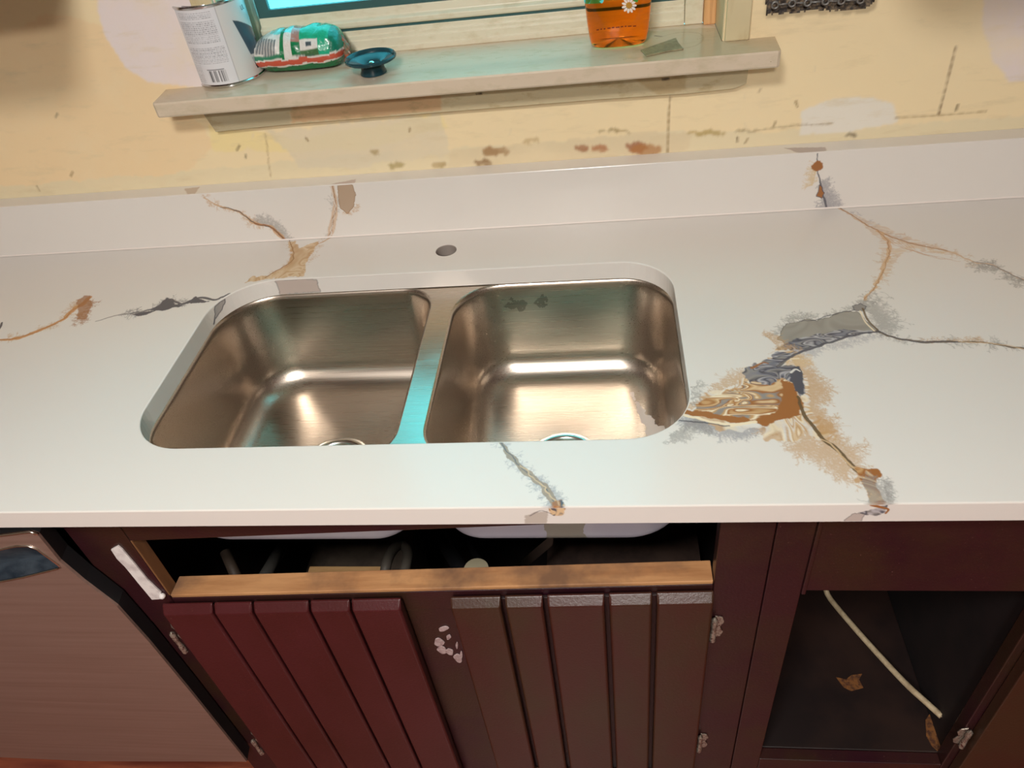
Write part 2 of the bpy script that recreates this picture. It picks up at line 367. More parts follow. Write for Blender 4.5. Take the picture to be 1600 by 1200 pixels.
# brushed stainless: fine streaks, water stain on the back wall, pale band on the right of the right bowl
def steel():
    m = bpy.data.materials.new('brushed_steel'); m.use_nodes = True; t = m.node_tree; N = t.nodes; L = t.links.new; B = N['Principled BSDF']
    B.inputs['Metallic'].default_value = 1
    g = N.new('ShaderNodeNewGeometry'); sx = N.new('ShaderNodeSeparateXYZ'); L(g.outputs['Position'], sx.inputs[0])
    def nz(sc, d=3):
        mp = N.new('ShaderNodeMapping'); mp.inputs['Scale'].default_value = sc; L(g.outputs['Position'], mp.inputs['Vector'])
        n = N.new('ShaderNodeTexNoise'); n.inputs['Scale'].default_value = 1; n.inputs['Detail'].default_value = d; L(mp.outputs[0], n.inputs['Vector']); return n.outputs['Fac']
    def ma(op, a, b=None, c=None):
        q = N.new('ShaderNodeMath'); q.operation = op
        for i, k in enumerate((a, b, c)):
            if k is None: continue
            if isinstance(k, (int, float)): q.inputs[i].default_value = k
            else: L(k, q.inputs[i])
        return q.outputs[0]
    st = nz((3, 900, 900), 2)
    rr = N.new('ShaderNodeMapRange'); L(st, rr.inputs['Value']); rr.inputs['From Min'].default_value = .3; rr.inputs['From Max'].default_value = .7; rr.inputs['To Min'].default_value = .26; rr.inputs['To Max'].default_value = .32
    bp = N.new('ShaderNodeBump'); bp.inputs['Strength'].default_value = .008; bp.inputs['Distance'].default_value = .0005; L(st, bp.inputs['Height']); L(bp.outputs[0], B.inputs['Normal'])
    X, Y, Z = sx.outputs; n1 = nz((60, 60, 60), 5)
    # pale band along the foot of the right wall
    tt = ma('SUBTRACT', .415, Y)
    cxx = ma('MULTIPLY_ADD', tt, .30, .034); d = ma('ABSOLUTE', ma('SUBTRACT', X, cxx)); hw = ma('MULTIPLY_ADD', tt, .095, .0012)
    e = ma('SUBTRACT', hw, d); e = ma('MULTIPLY_ADD', ma('SUBTRACT', n1, .5), .024, e)
    pale_band = ma('MULTIPLY', ma('GREATER_THAN', e, 0), ma('GREATER_THAN', tt, 0)); pale_band = ma('MULTIPLY', pale_band, ma('LESS_THAN', Z, -.13)); pale_band = ma('MULTIPLY', pale_band, ma('GREATER_THAN', Y, .24))
    # stain: two smudges on the back wall
    def smudge(x, z, rx, rz):
        a = ma('DIVIDE', ma('SUBTRACT', X, x), rx); b = ma('DIVIDE', ma('SUBTRACT', Z, z), rz)
        return ma('SUBTRACT', 1, ma('SQRT', ma('ADD', ma('MULTIPLY', a, a), ma('MULTIPLY', b, b))))
    s1 = ma('MAXIMUM', smudge(-.150, -.070, .026, .016), smudge(-.108, -.066, .016, .014))
    s1 = ma('ADD', s1, ma('MULTIPLY', ma('SUBTRACT', nz((90, 90, 90), 5), .55), 3.0)); s1 = ma('MULTIPLY', ma('GREATER_THAN', s1, .25), ma('GREATER_THAN', Y, .46))
    stn = ma('MULTIPLY', s1, .6)
    mx = N.new('ShaderNodeMix'); mx.data_type = 'RGBA'; mx.inputs['A'].default_value = (.55, .48, .405, 1); mx.inputs['B'].default_value = (.20, .17, .14, 1); L(stn, mx.inputs['Factor'])
    m2 = N.new('ShaderNodeMix'); m2.data_type = 'RGBA'; L(mx.outputs['Result'], m2.inputs['A']); m2.inputs['B'].default_value = (*lin(236, 218, 206), 1); L(pale_band, m2.inputs['Factor'])
    L(m2.outputs['Result'], B.inputs['Base Color']); L(ma('SUBTRACT', 1, pale_band), B.inputs['Metallic'])
    L(ma('MAXIMUM', rr.outputs[0], ma('MULTIPLY', pale_band, .7)), B.inputs['Roughness'])
    B.inputs['Anisotropic'].default_value = .35
    return m
m_steel = steel()

# ------------------------------------------------------------------ the room shell
D = .62; TB = .034; W = D + TB; H = .10; FL = -.914; CE = 1.50
XL, XR, YF = -2.1, 1.9, -2.3
def struct(o): o['kind'] = 'structure'; return o
struct(MB().box(XL, XR, YF, W + .15, FL - .03, FL).build('floor', m_floor))
struct(MB().box(XL, XR, YF, W + .15, CE, CE + .04).build('ceiling', m_ceiling))
struct(MB().box(XL - .06, XL, YF, W + .15, FL - .03, CE + .04).build('wall_left', m_wall_plain))
struct(MB().box(XR, XR + .06, YF, W + .15, FL - .03, CE + .04).build('wall_right', m_wall_plain))
struct(MB().box(XL - .06, XR + .06, YF - .06, YF, FL - .03, CE + .04).build('wall_front', m_wall_plain))
# back wall: painted band round the window, plain above and below; opening for the window
OX0, OX1, OZ0, OZ1 = -.57, .18, .245, 1.16
WB0, WB1, WZ0, WZ1 = -1.40, .95, .085, .52
CR = np.array(lin(240, 220, 178))
wp = Paint(WB0, WB1, WZ0, WZ1, .0025, CR)
wpx = lambda *p: [(on(u, v, 'y', W)[0], on(u, v, 'y', W)[2]) for u, v in p]
def wpatch(p, col, **k): wp.blob(wpx(*p), np.array(lin(*col)), **{**dict(warp=.004, scale=60), **k})
wpatch([(-60, 60), (60, 30), (260, 60), (330, 230), (260, 290), (-60, 300)], (238, 204, 158), alpha=.5, warp=.02, scale=18)
wpatch([(330, 195), (480, 215), (690, 175), (700, 200), (560, 235), (330, 235)], (240, 220, 158), alpha=.8, warp=.01, scale=30)
wpatch([(150, -60), (152, 20), (165, 60), (195, 105), (230, 128), (330, 140), (420, 60), (380, -80)], (232, 220, 216), warp=.002, scale=20)
wpatch([(1540, -60), (1536, 40), (1548, 95), (1575, 125), (1680, 130), (1680, -60)], (228, 216, 216), warp=.006, scale=25)
wpatch([(-60, 296), (-60, 330), (420, 300), (700, 285), (1000, 258), (1300, 240), (1680, 215), (1680, 172), (1500, 188), (1400, 196), (1200, 205), (1030, 208), (840, 224), (560, 240), (300, 268)], (226, 214, 180), alpha=.75, warp=.006, scale=40)
wpatch([(1252, 172), (1290, 158), (1360, 150), (1395, 162), (1402, 190), (1370, 200), (1250, 212)], (232, 226, 212), warp=.004)
wpatch([(420, 205), (690, 176), (700, 240), (560, 262), (470, 262)], (222, 210, 184), alpha=.7, warp=.008)
wpatch([(700, 235), (860, 222), (1020, 206), (1080, 210), (1078, 236), (900, 252), (700, 262)], (224, 206, 170), alpha=.8, warp=.006)
for (x, y, rx, ry, col, sd) in [(775, 236, 22, 7, (150, 104, 50), 1), (755, 254, 16, 5, (130, 88, 40), 2), (910, 231, 12, 6, (150, 80, 36), 3), (938, 232, 14, 6, (168, 96, 48), 4), (995, 230, 16, 9, (150, 76, 34), 5), (1010, 234, 24, 8, (176, 120, 66), 6), (620, 258, 12, 6, (160, 140, 80), 7), (688, 258, 12, 5, (160, 132, 74), 8),
                                (960, 204, 26, 2.5, (140, 116, 62), 9), (1105, 208, 30, 4, (176, 150, 84), 10), (1330, 210, 8, 3, (90, 74, 50), 11), (1165, 205, 20, 2, (140, 120, 80), 12), (830, 220, 14, 5, (180, 150, 96), 13), (585, 236, 10, 5, (170, 146, 96), 14)]:
    q = [(x + rx * math.cos(a), y + ry * math.sin(a)) for a in np.linspace(0, 2 * PI, 14)[:-1]]
    wpatch(q, col, alpha=.75, warp=.006, scale=170, seed=sd)
def wline(p, w, col, a=1, wob=.0): wp.stroke(wpx(*p), max(w, .0034), max(w, .0034), np.array(lin(*col)), a, .5, seed=int(p[0][0]) % 9, wob=wob)
wline([(1047, 152), (1045, 180), (1043, 240)], .0022, (150, 124, 84), .8)
wline([(1493, 74), (1480, 128), (1467, 178)], .0018, (120, 92, 64), .9)
wline([(1400, 184), (1470, 180), (1540, 174)], .0022, (160, 134, 90), .6)
wline([(1180, 203), (1245, 196), (1300, 193)], .0022, (150, 128, 88), .6, .002)
wline([(415, 210), (420, 250), (424, 276)], .0022, (176, 150, 104), .6, .003)
for (x, y) in [(1187, 143), (1163, 153), (1273, 108), (1210, 195), (1245, 163), (1495, 168), (1165, 197), (88, 182), (60, 295), (372, 232), (395, 214), (384, 246), (480, 220), (296, 168), (112, 273), (640, 205), (797, 207), (1166, 221), (1152, 219)]:
    dx = random.uniform(-5, 5); wline([(x - dx * .5, y - 4), (x + dx * .4, y + random.uniform(0, 4))], .003, random.choice([(232, 214, 176), (150, 124, 84), (120, 100, 70)]), .8)
hole = wpx((1197, -40), (1197, 24), (1215, 21), (1240, 20), (1262, 17), (1290, 16), (1320, 17), (1350, 14), (1366, 6), (1372, -40))
hole = [(a, b) for a, b in hole]
wp.blob([(1.0 * a + (a > .3) * .004, b - .006) for a, b in hole], np.array(lin(168, 150, 118)), .7, warp=.004)
g = .0025; nx = wp.w; nz_ = wp.h
X, Z = np.meshgrid(wp.x0 + np.arange(nx) * g, wp.y0 + np.arange(nz_) * g)
ids = np.arange(nx * nz_).reshape(nz_, nx); cx_ = X[:-1, :-1] + g / 2; cz_ = Z[:-1, :-1] + g / 2
keep = ~((cx_ > OX0) & (cx_ < OX1) & (cz_ > OZ0)) & ~inside([(a + .002 * math.sin(a * 700), b) for a, b in hole], cx_ + .002 * (vn(cx_ * 300, cz_ * 300) - .5), cz_ + .004 * (vn(cx_ * 260, cz_ * 260, 4) - .5))
q = np.stack([ids[:-1, :-1], ids[:-1, 1:], ids[1:, 1:], ids[1:, :-1]], -1)[keep]
wv = np.c_[X.ravel(), np.full(nx * nz_, W), Z.ravel()]
x0s, x1s, z0s, z1s = WB0, WB0 + (nx - 1) * g, WZ0, WZ0 + (nz_ - 1) * g
def rect(a, b, c, d): return (np.array([(a, W, c), (b, W, c), (b, W, d), (a, W, d)]), [(0, 1, 2, 3)], CR)
wallpieces = [(wv, q.tolist(), wp.c.reshape(-1, 3)), rect(XL, XR, FL, z0s), rect(XL, x0s, z0s, z1s), rect(x1s, XR, z0s, z1s), rect(XL, OX0, z1s, CE), rect(OX1, XR, z1s, CE), rect(OX0, OX1, OZ1, CE)]
wall = struct(paint_mesh('wall_back', wallpieces, m_wall))
wc = MB()   # the wall's body behind its face, round the window opening
wc.box(XL, OX0 - .002, W + .02, W + .15, FL, CE).box(OX1 + .002, XR, W + .02, W + .15, FL, CE).box(OX0, OX1, W + .02, W + .15, FL, OZ0 - .01).box(OX0, OX1, W + .02, W + .15, OZ1, CE)
struct(wc.build('wall_core', m_plasterhole, wall))
lp = MB()
def ring(x, z, r, th=.0016):
    lp.tube([(x + r * math.cos(a), W + .006, z + r * math.sin(a)) for a in np.linspace(0, 2 * PI, 13)[:-1]], th, 6, True)
hx = [on(u, v, 'y', W + .006) for u, v in [(1211, 8), (1238, 5), (1262, 4), (1290, 2), (1315, 1), (1345, 0)]]
for i, p in enumerate(hx):
    ring(p[0], p[2], .0045)
    if i: lp.tube([(hx[i - 1][0] + .0045, W + .006, hx[i - 1][2]), (p[0] - .0045, W + .006, p[2])], .0013, 6)
    ring(p[0] + .008, p[2] + .014, .0045)
lp.build('metal_lath', m_lath, wall, smooth=True)['label'] = 'rusty metal lath showing in the broken plaster hole'

# ------------------------------------------------------------------ window
win = struct(empty('window_1', ((OX0 + OX1) / 2, .744, .268)))
def P(name, mb, m, parent=win, **k): return mb.build(name, m, parent, **k)
YB = .744
P('jamb', MB().box(OX1 - .0015, OX1 + .002, W + .001, .80, .268, OZ1), m_trim)
P('jamb', MB().box(OX0 - .002, OX0 + .0015, W + .001, .80, .268, OZ1), m_trim)
P('jamb', MB().box(OX0, OX1, W, .80, OZ1 - .0015, OZ1 + .002), m_trim)
P('wood_stop', MB().box(.1605, .1788, .734, .77, .268, OZ1 - .002), m_jamb, bevel=.002)['label'] = 'bare orange wooden stop strip at the right jamb'
P('frame_base', MB().prism([(YB, .268), (YB, .2755), (YB + .002, .277), (YB + .002, .2885), (YB + .004, .289), (YB + .004, .2955), (YB + .006, .296), (YB + .006, .3035), (YB + .03, .3035), (YB + .03, .268)], 'x', -.555, .1320), m_vinyl, bevel=.0008)
P('frame_side', MB().box(.1325, .1603, YB - .002, YB + .03, .268, OZ1 - .002), m_vinyl, bevel=.002)
P('frame_side', MB().box(OX0 + .002, -.5555, YB - .002, YB + .03, .268, OZ1 - .002), m_vinyl, bevel=.002)
P('frame_head', MB().box(OX0 + .02, .14, YB + .001, YB + .03, OZ1 - .035, OZ1 - .002), m_vinyl, bevel=.002)
P('track_gap', MB().box(-.555, .132, YB + .007, YB + .012, .3035, .3085), m_gasket)
P('sash_rail', MB().prism([(YB + .003, .3085), (YB + .001, .311), (YB + .001, .318), (YB + .008, .3215), (YB + .010, .334), (YB + .035, .334), (YB + .035, .3085)], 'x', -.553, .131), m_vinyl, bevel=.0012)
gy = YB + .014
P('gasket', MB().box(-.553, .131, gy - .002, gy + .006, .334, .3455), m_gasket)
P('gasket', MB().box(-.553, -.533, gy - .002, gy + .006, .3455, 1.12), m_gasket)
P('gasket', MB().box(.115, .131, gy - .002, gy + .006, .3455, 1.12), m_gasket)
P('sash_stile', MB().box(.1, .1155, gy - .006, gy + .02, .3455, 1.12), m_vinyl)
P('sash_head', MB().box(-.553, .131, gy - .006, gy + .02, 1.105, 1.125), m_vinyl)
P('pane', MB().box(-.534, .116, gy + .006, gy + .010, .343, 1.11), m_glass)
# casings on the wall either side
cas = struct(MB().box(.1815, .2165, W - .006, W + .03, .268, OZ1 + .05).build('trim_1', m_trim, bevel=.002))
struct(MB().box(-.606, -.5715, W - .006, W + .03, .268, OZ1 + .05).build('trim_2', m_trim, bevel=.002))
struct(MB().box(-.606, .2165, W - .006, W - .0005, OZ1 + .052, OZ1 + .09).build('trim_3', m_trim, bevel=.002))

# sill (stool): one board, horns past the casings, painted top
SB = np.array(lin(212, 196, 174))
sp = Paint(-.71, .26, .585, .75, .0018, SB)
spx = lambda *p: [tuple(on(u, v, 'z', .268)[:2]) for u, v in p]
def sblob(p, col, **k): sp.blob(spx(*p), np.array(lin(*col)), **{**dict(warp=.003, scale=90), **k})
sblob([(250, 138), (420, 130), (420, 160), (236, 168)], (190, 170, 136), alpha=.5, warp=.01, scale=30)
sblob([(1010, 48), (1215, 40), (1225, 82), (1000, 96)], (186, 168, 132), alpha=.6, warp=.01, scale=30)
sp.stroke(spx((1025, 60), (1060, 51), (1092, 52), (1098, 62), (1085, 72), (1062, 76)), .0016, .0016, np.array(lin(150, 136, 106)), .7)
sp.stroke(spx((1024, 56), (1033, 57)), .004, .003, np.array(lin(90, 70, 50)), .9)
for u, v in [(690, 90), (780, 90), (833, 86), (840, 82), (664, 99), (900, 78), (645, 103), (1110, 48), (1172, 64), (980, 92), (1095, 60), (620, 108)]:
    sp.stroke(spx((u - 5, v + 1), (u + 5, v - 1)), .0018, .001, np.array(lin(140, 130, 100)), .7, seed=u % 7)
sp.stroke(spx((1120, 42), (1095, 38), (1030, 43), (930, 52), (640, 79)), .003, .003, np.array(lin(196, 156, 112)), .5)
sill = empty('window_sill', (-.2, .64, .245), 'chipped cream window sill board with horns, under the window', 'window sill')
so = [(-.7005, W - .0005), (-.6965, .5955), (-.693, .5935), (.2475, .5930), (.2515, .5955), (.2535, W - .0005), (OX1 - .002, W - .0005), (OX1 - .002, YB + .004), (OX0 + .002, YB + .004), (OX0 + .002, W - .0005)]
vs, fs = tri2d(so, [], np.vstack([loose(so, .03), sp.fine_points(.0018)]))
n = len(so); low = np.array([(x, y, .245) for x, y in so]); mid = np.array([(x * 1.0, y - .0016 if y < .6 else y, .2655) for x, y in so]); top = np.array([(x, y, .268) for x, y in so]); lo2 = mid.copy(); lo2[:, 2] = .2475
side = np.vstack([low, lo2, mid, top]); sf = []
for k in range(3): sf += [(k * n + i, (k + 1) * n + i, (k + 1) * n + (i + 1) % n, k * n + (i + 1) % n) for i in range(n)]
sf.append(tuple(range(n)))
paint_mesh('board', [(np.c_[vs, np.full(len(vs), .268)], fs[:, ::1].tolist(), sp.sample(vs[:, 0], vs[:, 1])), (side, sf, SB)], m_sillp, sill)
# apron under the sill
ap = Paint(-.66, .23, .19, .25, .002, np.array(lin(196, 182, 148)))
apx = lambda *p: [(on(u, v, 'y', W - .012)[0], on(u, v, 'y', W - .012)[2]) for u, v in p]
ap.blob(apx((455, 150), (686, 130), (690, 172), (600, 182), (455, 192)), np.array(lin(196, 158, 118)), .85, warp=.002)
ap.blob(apx((300, 160), (455, 150), (455, 200), (310, 212)), np.array(lin(176, 164, 134)), .8, warp=.006)
ap.blob(apx((985, 120), (1070, 112), (1072, 140), (1030, 150)), np.array(lin(178, 156, 116)), .8, warp=.001)
ap.stroke(apx((745, 147), (752, 146)), .003, .003, np.array(lin(60, 50, 40)), 1); ap.stroke(apx((1036, 124), (1044, 123)), .004, .004, np.array(lin(60, 46, 34)), 1); ap.stroke(apx((1066, 116), (1068, 110)), .004, .004, np.array(lin(40, 34, 28)), 1)
ap.stroke(apx((1150, 145), (1164, 140)), .004, .004, np.array(lin(120, 86, 56)), .9)
apo = [(-.652, .2445), (-.6375, .197), (-.58, .1985), (-.50, .2), (-.3, .2), (.0, .2005), (.13, .199), (.2, .201), (.217, .207), (.2185, .2445)]
vs, fs = tri2d(apo, [], np.vstack([loose(apo, .02), ap.fine_points(.002)])); y0 = W - .012
n = len(apo); sidev = np.array([(x, y0, z) for x, z in apo] + [(x, W - .0005, z) for x, z in apo])
paint_mesh('apron', [(np.array([(x, y0, z) for x, z in vs]), fs.tolist(), ap.sample(vs[:, 0], vs[:, 1])), (sidev, [(i, (i + 1) % n, n + (i + 1) % n, n + i) for i in range(n)], np.array(lin(170, 150, 110)))], m_apron, sill)

# ------------------------------------------------------------------ countertop with poured veins
BR = np.array(lin(156, 103, 60)); OR = np.array(lin(192, 152, 106)); TAN = np.array(lin(214, 184, 144)); CREAM = np.array(lin(236, 220, 190))
GR = np.array(lin(142, 138, 134)); DG = np.array(lin(84, 84, 92)); LG = np.array(lin(178, 174, 176)); OL = np.array(lin(104, 86, 62)); PK = np.array(lin(206, 178, 150)); BLU = np.array(lin(124, 124, 134))
t = lambda *p: [tuple(on(u, v, 'z', 0)[:2]) for u, v in p]
cp = Paint(-1.45, 1.02, 0, D, .0008, WHITE)
def fr(p, ln, n, col, al=.55, side=0, seed=0, **k): cp.fringe(t(*p), ln, n, col, al, side, seed=seed, **k)
def sk(p, w0, w1, col, al=1, seed=0, **k): cp.stroke(t(*p), w0, w1, col, al, seed=seed, **k)
def bl(p, col=None, **k): cp.blob(t(*p), col if col is not None else BR, **k)
# -- upper right pale vein and its branch
A1 = [(1308, 322), (1345, 345), (1375, 362), (1410, 376), (1450, 386), (1480, 392), (1520, 408), (1552, 415), (1575, 426), (1605, 440)]
A2 = [(1372, 360), (1388, 380), (1387, 402), (1377, 430), (1368, 448), (1350, 468)]
fr(A1[:4], .022, 90, LG, .6, 1, 1, lean=.5); fr(A1[2:7], .02, 130, OR, .4, 0, 2, lean=.7); fr(A1[6:], .03, 80, GR, .6, -1, 3, lean=.9)
fr(A2, .016, 110, OR, .45, 0, 4); fr([(1330, 480), (1360, 470), (1375, 455)], .02, 60, GR, .5, 0, 5)
bl([(1325, 332), (1375, 352), (1440, 378), (1480, 388), (1500, 396), (1480, 398), (1430, 392), (1404, 398), (1392, 420), (1380, 440), (1378, 400), (1372, 372)], PK, alpha=.55, warp=.006, palette=[PK, TAN, WHITE, PK], pscale=30, stretch=(.6, 2))
sk(A1, .005, .0028, PK, .9, 1, wob=.004, rough=.8); sk(A1[:6], .0022, .0022, np.array(lin(160, 120, 84)), .8, 2, wob=.003); sk(A1[6:], .0016, .003, GR, .9, 3, wob=.004)
sk(A2, .006, .004, np.array(lin(208, 170, 128)), .8, 4, wob=.004, rough=.9); sk(A2, .0015, .0015, np.array(lin(160, 112, 66)), .7, 5, wob=.003)
for k in range(6): sk([(1385 + 6 * k, 372 + k), (1402 + 9 * k, 384 + 3 * k), (1440 + 12 * k, 396 + 2.5 * k)], .001, .001, np.array(lin(190, 146, 106)), .6, 10 + k, wob=.003)
# -- grey slab
SL = [(1216, 530), (1222, 510), (1238, 504), (1262, 498), (1276, 500), (1310, 490), (1338, 486), (1352, 500), (1374, 518), (1345, 522), (1310, 530), (1285, 540), (1262, 545), (1235, 546)]
fr([(1215, 525), (1240, 503), (1290, 495), (1340, 484)], .022, 150, GR, .55, 1, 6); fr([(1235, 552), (1290, 540), (1340, 524), (1378, 522)], .02, 150, LG, .6, -1, 7)
fr([(1340, 480), (1362, 492), (1378, 515)], .03, 150, GR, .5, 1, 8)
bl(SL, palette=[np.array(lin(152, 147, 138)), np.array(lin(145, 140, 132)), np.array(lin(156, 151, 142))], warp=.004, pscale=12, edge=np.array(lin(110, 104, 98)))
bl([(1212, 545), (1240, 530), (1280, 522), (1320, 515), (1374, 518), (1340, 524), (1300, 534), (1268, 546), (1240, 556)], palette=[DG, GR, BLU, DG, LG], warp=.004, pscale=40, stretch=(.7, 1.6))
sk([(1250, 501), (1275, 499), (1310, 489), (1340, 484)], .0018, .0018, DG, .8, 3, wob=.003)
bl([(1333, 478), (1345, 474), (1354, 479), (1350, 485), (1336, 485)], GR, warp=.002, edge=DG)
sk([(1348, 482), (1356, 500), (1372, 516)], .003, .0025, OL, .9, 4); sk([(1344, 486), (1352, 503), (1366, 517)], .002, .002, CREAM, .9, 5)
# -- thin line to the right edge
A4 = [(1370, 517), (1400, 528), (1440, 534), (1500, 534), (1545, 536), (1605, 546)]
fr(A4, .018, 140, GR, .5, 0, 9, lean=.6); fr(A4[2:5], .02, 60, OR, .5, 1, 10, lean=.6)
sk(A4, .0045, .003, OL, .85, 6, wob=.003, rough=.7); sk(A4[:4], .002, .002, DG, .9, 7, wob=.002); sk(A4[3:], .0015, .0015, TAN, .9, 8, wob=.003)
# -- big swirl
fr([(1190, 520), (1215, 545), (1200, 575), (1180, 590)], .035, 260, OR, .55, 1, 11); fr([(1235, 560), (1262, 600), (1262, 640), (1285, 680)], .035, 420, OR, .6, 1, 12)
fr([(1262, 572), (1250, 560), (1225, 568)], .03, 120, TAN, .6, 0, 13)
fr([(1190, 590), (1150, 600), (1110, 620), (1082, 640)], .025, 240, OR, .55, -1, 14); fr([(1078, 600), (1078, 635)], .03, 40, GR, .5, 0, 15)
fr([(1082, 650), (1120, 662), (1170, 668), (1210, 660)], .035, 420, BLU, .5, -1, 16, thick=1); fr([(1045, 680), (1085, 655), (1110, 662)], .03, 150, GR, .5, -1, 17)
fr([(1250, 650), (1275, 690), (1310, 712), (1330, 730)], .04, 320, OR, .55, 0, 18); fr([(1190, 665), (1225, 655), (1250, 650)], .03, 240, OR, .55, -1, 19)
bl([(1088, 640), (1104, 618), (1135, 606), (1160, 596), (1172, 575), (1182, 570), (1196, 560), (1215, 545), (1232, 545), (1240, 552), (1222, 566), (1238, 572), (1262, 590), (1262, 640), (1285, 670), (1300, 690), (1280, 690), (1255, 672), (1240, 690), (1200, 690), (1190, 670), (1130, 672), (1090, 655)], palette=[WHITE, TAN, OR, CREAM, WHITE, OR], alpha=.75, warp=.012, scale=80, pscale=20, pwarp=3)
bl([(1172, 600), (1160, 580), (1184, 566), (1205, 560), (1212, 550), (1235, 552), (1246, 548), (1226, 566), (1214, 572), (1234, 570), (1250, 578), (1258, 605), (1252, 622), (1232, 602), (1196, 600), (1180, 615)], palette=[DG, BLU, GR, DG, LG, BLU], warp=.005, pscale=22, pwarp=3.5, stretch=(.7, 1.6))
bl([(1085, 640), (1104, 622), (1140, 610), (1175, 596), (1205, 600), (1225, 592), (1240, 600), (1252, 622), (1254, 645), (1230, 655), (1190, 662), (1150, 658), (1110, 650)], palette=[BR, OR, TAN, BR, GR, OR, CREAM], warp=.006, pscale=22, pwarp=3.5, stretch=(.6, 1.8))
bl([(1222, 594), (1238, 600), (1252, 625), (1252, 648), (1225, 655), (1190, 666), (1175, 656), (1215, 645), (1222, 620)], BR, warp=.004)
bl([(1234, 575), (1250, 572), (1256, 600), (1254, 618), (1243, 610), (1236, 595)], DG, warp=.004)
bl([(1070, 642), (1092, 640), (1125, 648), (1165, 652), (1180, 660), (1140, 660), (1100, 651), (1070, 648)], BR, warp=.003)
sk([(1068, 648), (1100, 656), (1140, 664), (1180, 660)], .004, .005, CREAM, .9, 9, wob=.002); sk([(1062, 655), (1100, 661), (1140, 667)], .0022, .002, DG, .8, 10, wob=.003)
sk([(1236, 582), (1243, 577), (1250, 580)], .003, .002, WHITE, 1, 2); sk([(1216, 572), (1232, 562), (1248, 560)], .003, .002, CREAM, .9, 3)
sk([(1375, 518), (1340, 522), (1300, 534), (1262, 546), (1232, 560), (1214, 573)], .003, .0045, DG, .9, 11, wob=.002)
sk([(1176, 575), (1190, 567), (1200, 568)], .004, .002, BR, .9, 12, wob=.003)
# -- line down to the front edge
A6 = [(1246, 620), (1256, 648), (1272, 668), (1285, 686), (1306, 702), (1325, 722), (1342, 738)]
bl([(1262, 650), (1278, 650), (1300, 664), (1308, 672), (1296, 690), (1286, 684)], OR, alpha=.6, warp=.008); 
sk(A6, .004, .006, OL, .95, 13, wob=.002, rough=.3); sk(A6[3:], .002, .003, TAN, .8, 14, wob=.003)
bl([(1336, 728), (1352, 731), (1372, 735), (1377, 742), (1368, 748), (1372, 765), (1378, 775), (1388, 788), (1392, 797), (1378, 797), (1360, 785), (1354, 765), (1344, 748)], palette=[BR, OR, BR, TAN, BR], warp=.003, pscale=22)
bl([(1350, 731), (1372, 734), (1378, 743), (1365, 746)], BR, warp=.003); bl([(1372, 789), (1384, 790), (1384, 800), (1374, 800)], DG, warp=.003)
fr([(1345, 750), (1358, 775), (1350, 795)], .025, 150, GR, .55, 1, 20); fr([(1380, 750), (1386, 780)], .02, 120, GR, .55, 1, 21); bl([(1333, 748), (1342, 742), (1345, 752), (1337, 756)], OR, warp=.002, alpha=.8)
# -- vein in front of the right bowl
A7 = [(779, 686), (795, 708), (812, 728), (832, 745), (850, 762), (862, 778), (872, 792)]
fr(A7, .016, 170, LG, .7, 0, 22, lean=.4); fr(A7[3:], .02, 120, BLU, .45, 0, 23)
sk(A7, .005, .009, np.array(lin(150, 128, 104)), .85, 15, wob=.003, rough=.7); sk(A7, .0016, .0016, DG, .8, 16, wob=.003); sk(A7[2:], .0016, .002, TAN, .8, 17, wob=.005)
bl([(862, 784), (880, 782), (882, 796), (868, 798)], palette=[BR, TAN, DG], warp=.003, pscale=50)
# -- left: branches off the backsplash to the cutout
bl([(448, 378), (462, 376), (466, 388), (492, 378), (500, 376), (488, 395), (478, 412), (476, 432), (430, 434), (384, 441), (392, 432), (420, 430), (452, 412), (455, 395)], palette=[np.array(lin(204, 176, 140)), np.array(lin(214, 190, 156)), np.array(lin(190, 156, 114))], warp=.005, pscale=22, stretch=(1.5, 1))
fr([(455, 378), (458, 405), (430, 428)], .014, 90, OR, .45, 0, 24); fr([(505, 372), (492, 392), (478, 415)], .014, 80, OR, .45, 0, 25)
sk([(452, 374), (458, 395), (456, 408), (430, 424), (414, 434)], .0018, .0025, np.array(lin(150, 110, 66)), .9, 18, wob=.002); sk([(516, 372), (500, 380), (480, 392)], .004, .002, OR, .7, 19, wob=.003)
B1 = [(0, 532), (30, 527), (70, 513), (96, 500), (118, 482), (140, 466)]
fr(B1, .022, 130, OR, .55, 0, 26, lean=.8); fr([(118, 510), (140, 480), (150, 470)], .02, 130, BR, .6, 0, 27)
sk(B1, .006, .008, np.array(lin(196, 140, 84)), .9, 20, wob=.004, rough=.9); sk(B1, .002, .002, BR, .8, 21, wob=.003); bl([(118, 472), (130, 462), (142, 462), (143, 480), (133, 500), (122, 498)], BR, alpha=.8, warp=.005)
B2 = [(150, 502), (185, 492), (205, 490), (240, 482), (265, 468), (285, 475), (310, 465), (335, 468), (358, 460)]
fr(B2[1:6], .02, 150, DG, .5, 0, 28, lean=.7); sk(B2, .0018, .0045, GR, .9, 22, wob=.002, rough=.8); sk(B2[2:], .004, .0038, DG, .9, 23, wob=.003, rough=.9); bl([(236, 484), (250, 478), (258, 466), (268, 468), (272, 476), (288, 477), (270, 482), (255, 486)], DG, warp=.005); bl([(205, 492), (230, 486), (245, 484), (235, 490), (215, 494)], DG, warp=.003); bl([(290, 474), (304, 463), (316, 468), (330, 470), (312, 473)], DG, warp=.004)
sk([(-8, 522), (0, 512), (3, 504)], .006, .003, DG, 1, 24)
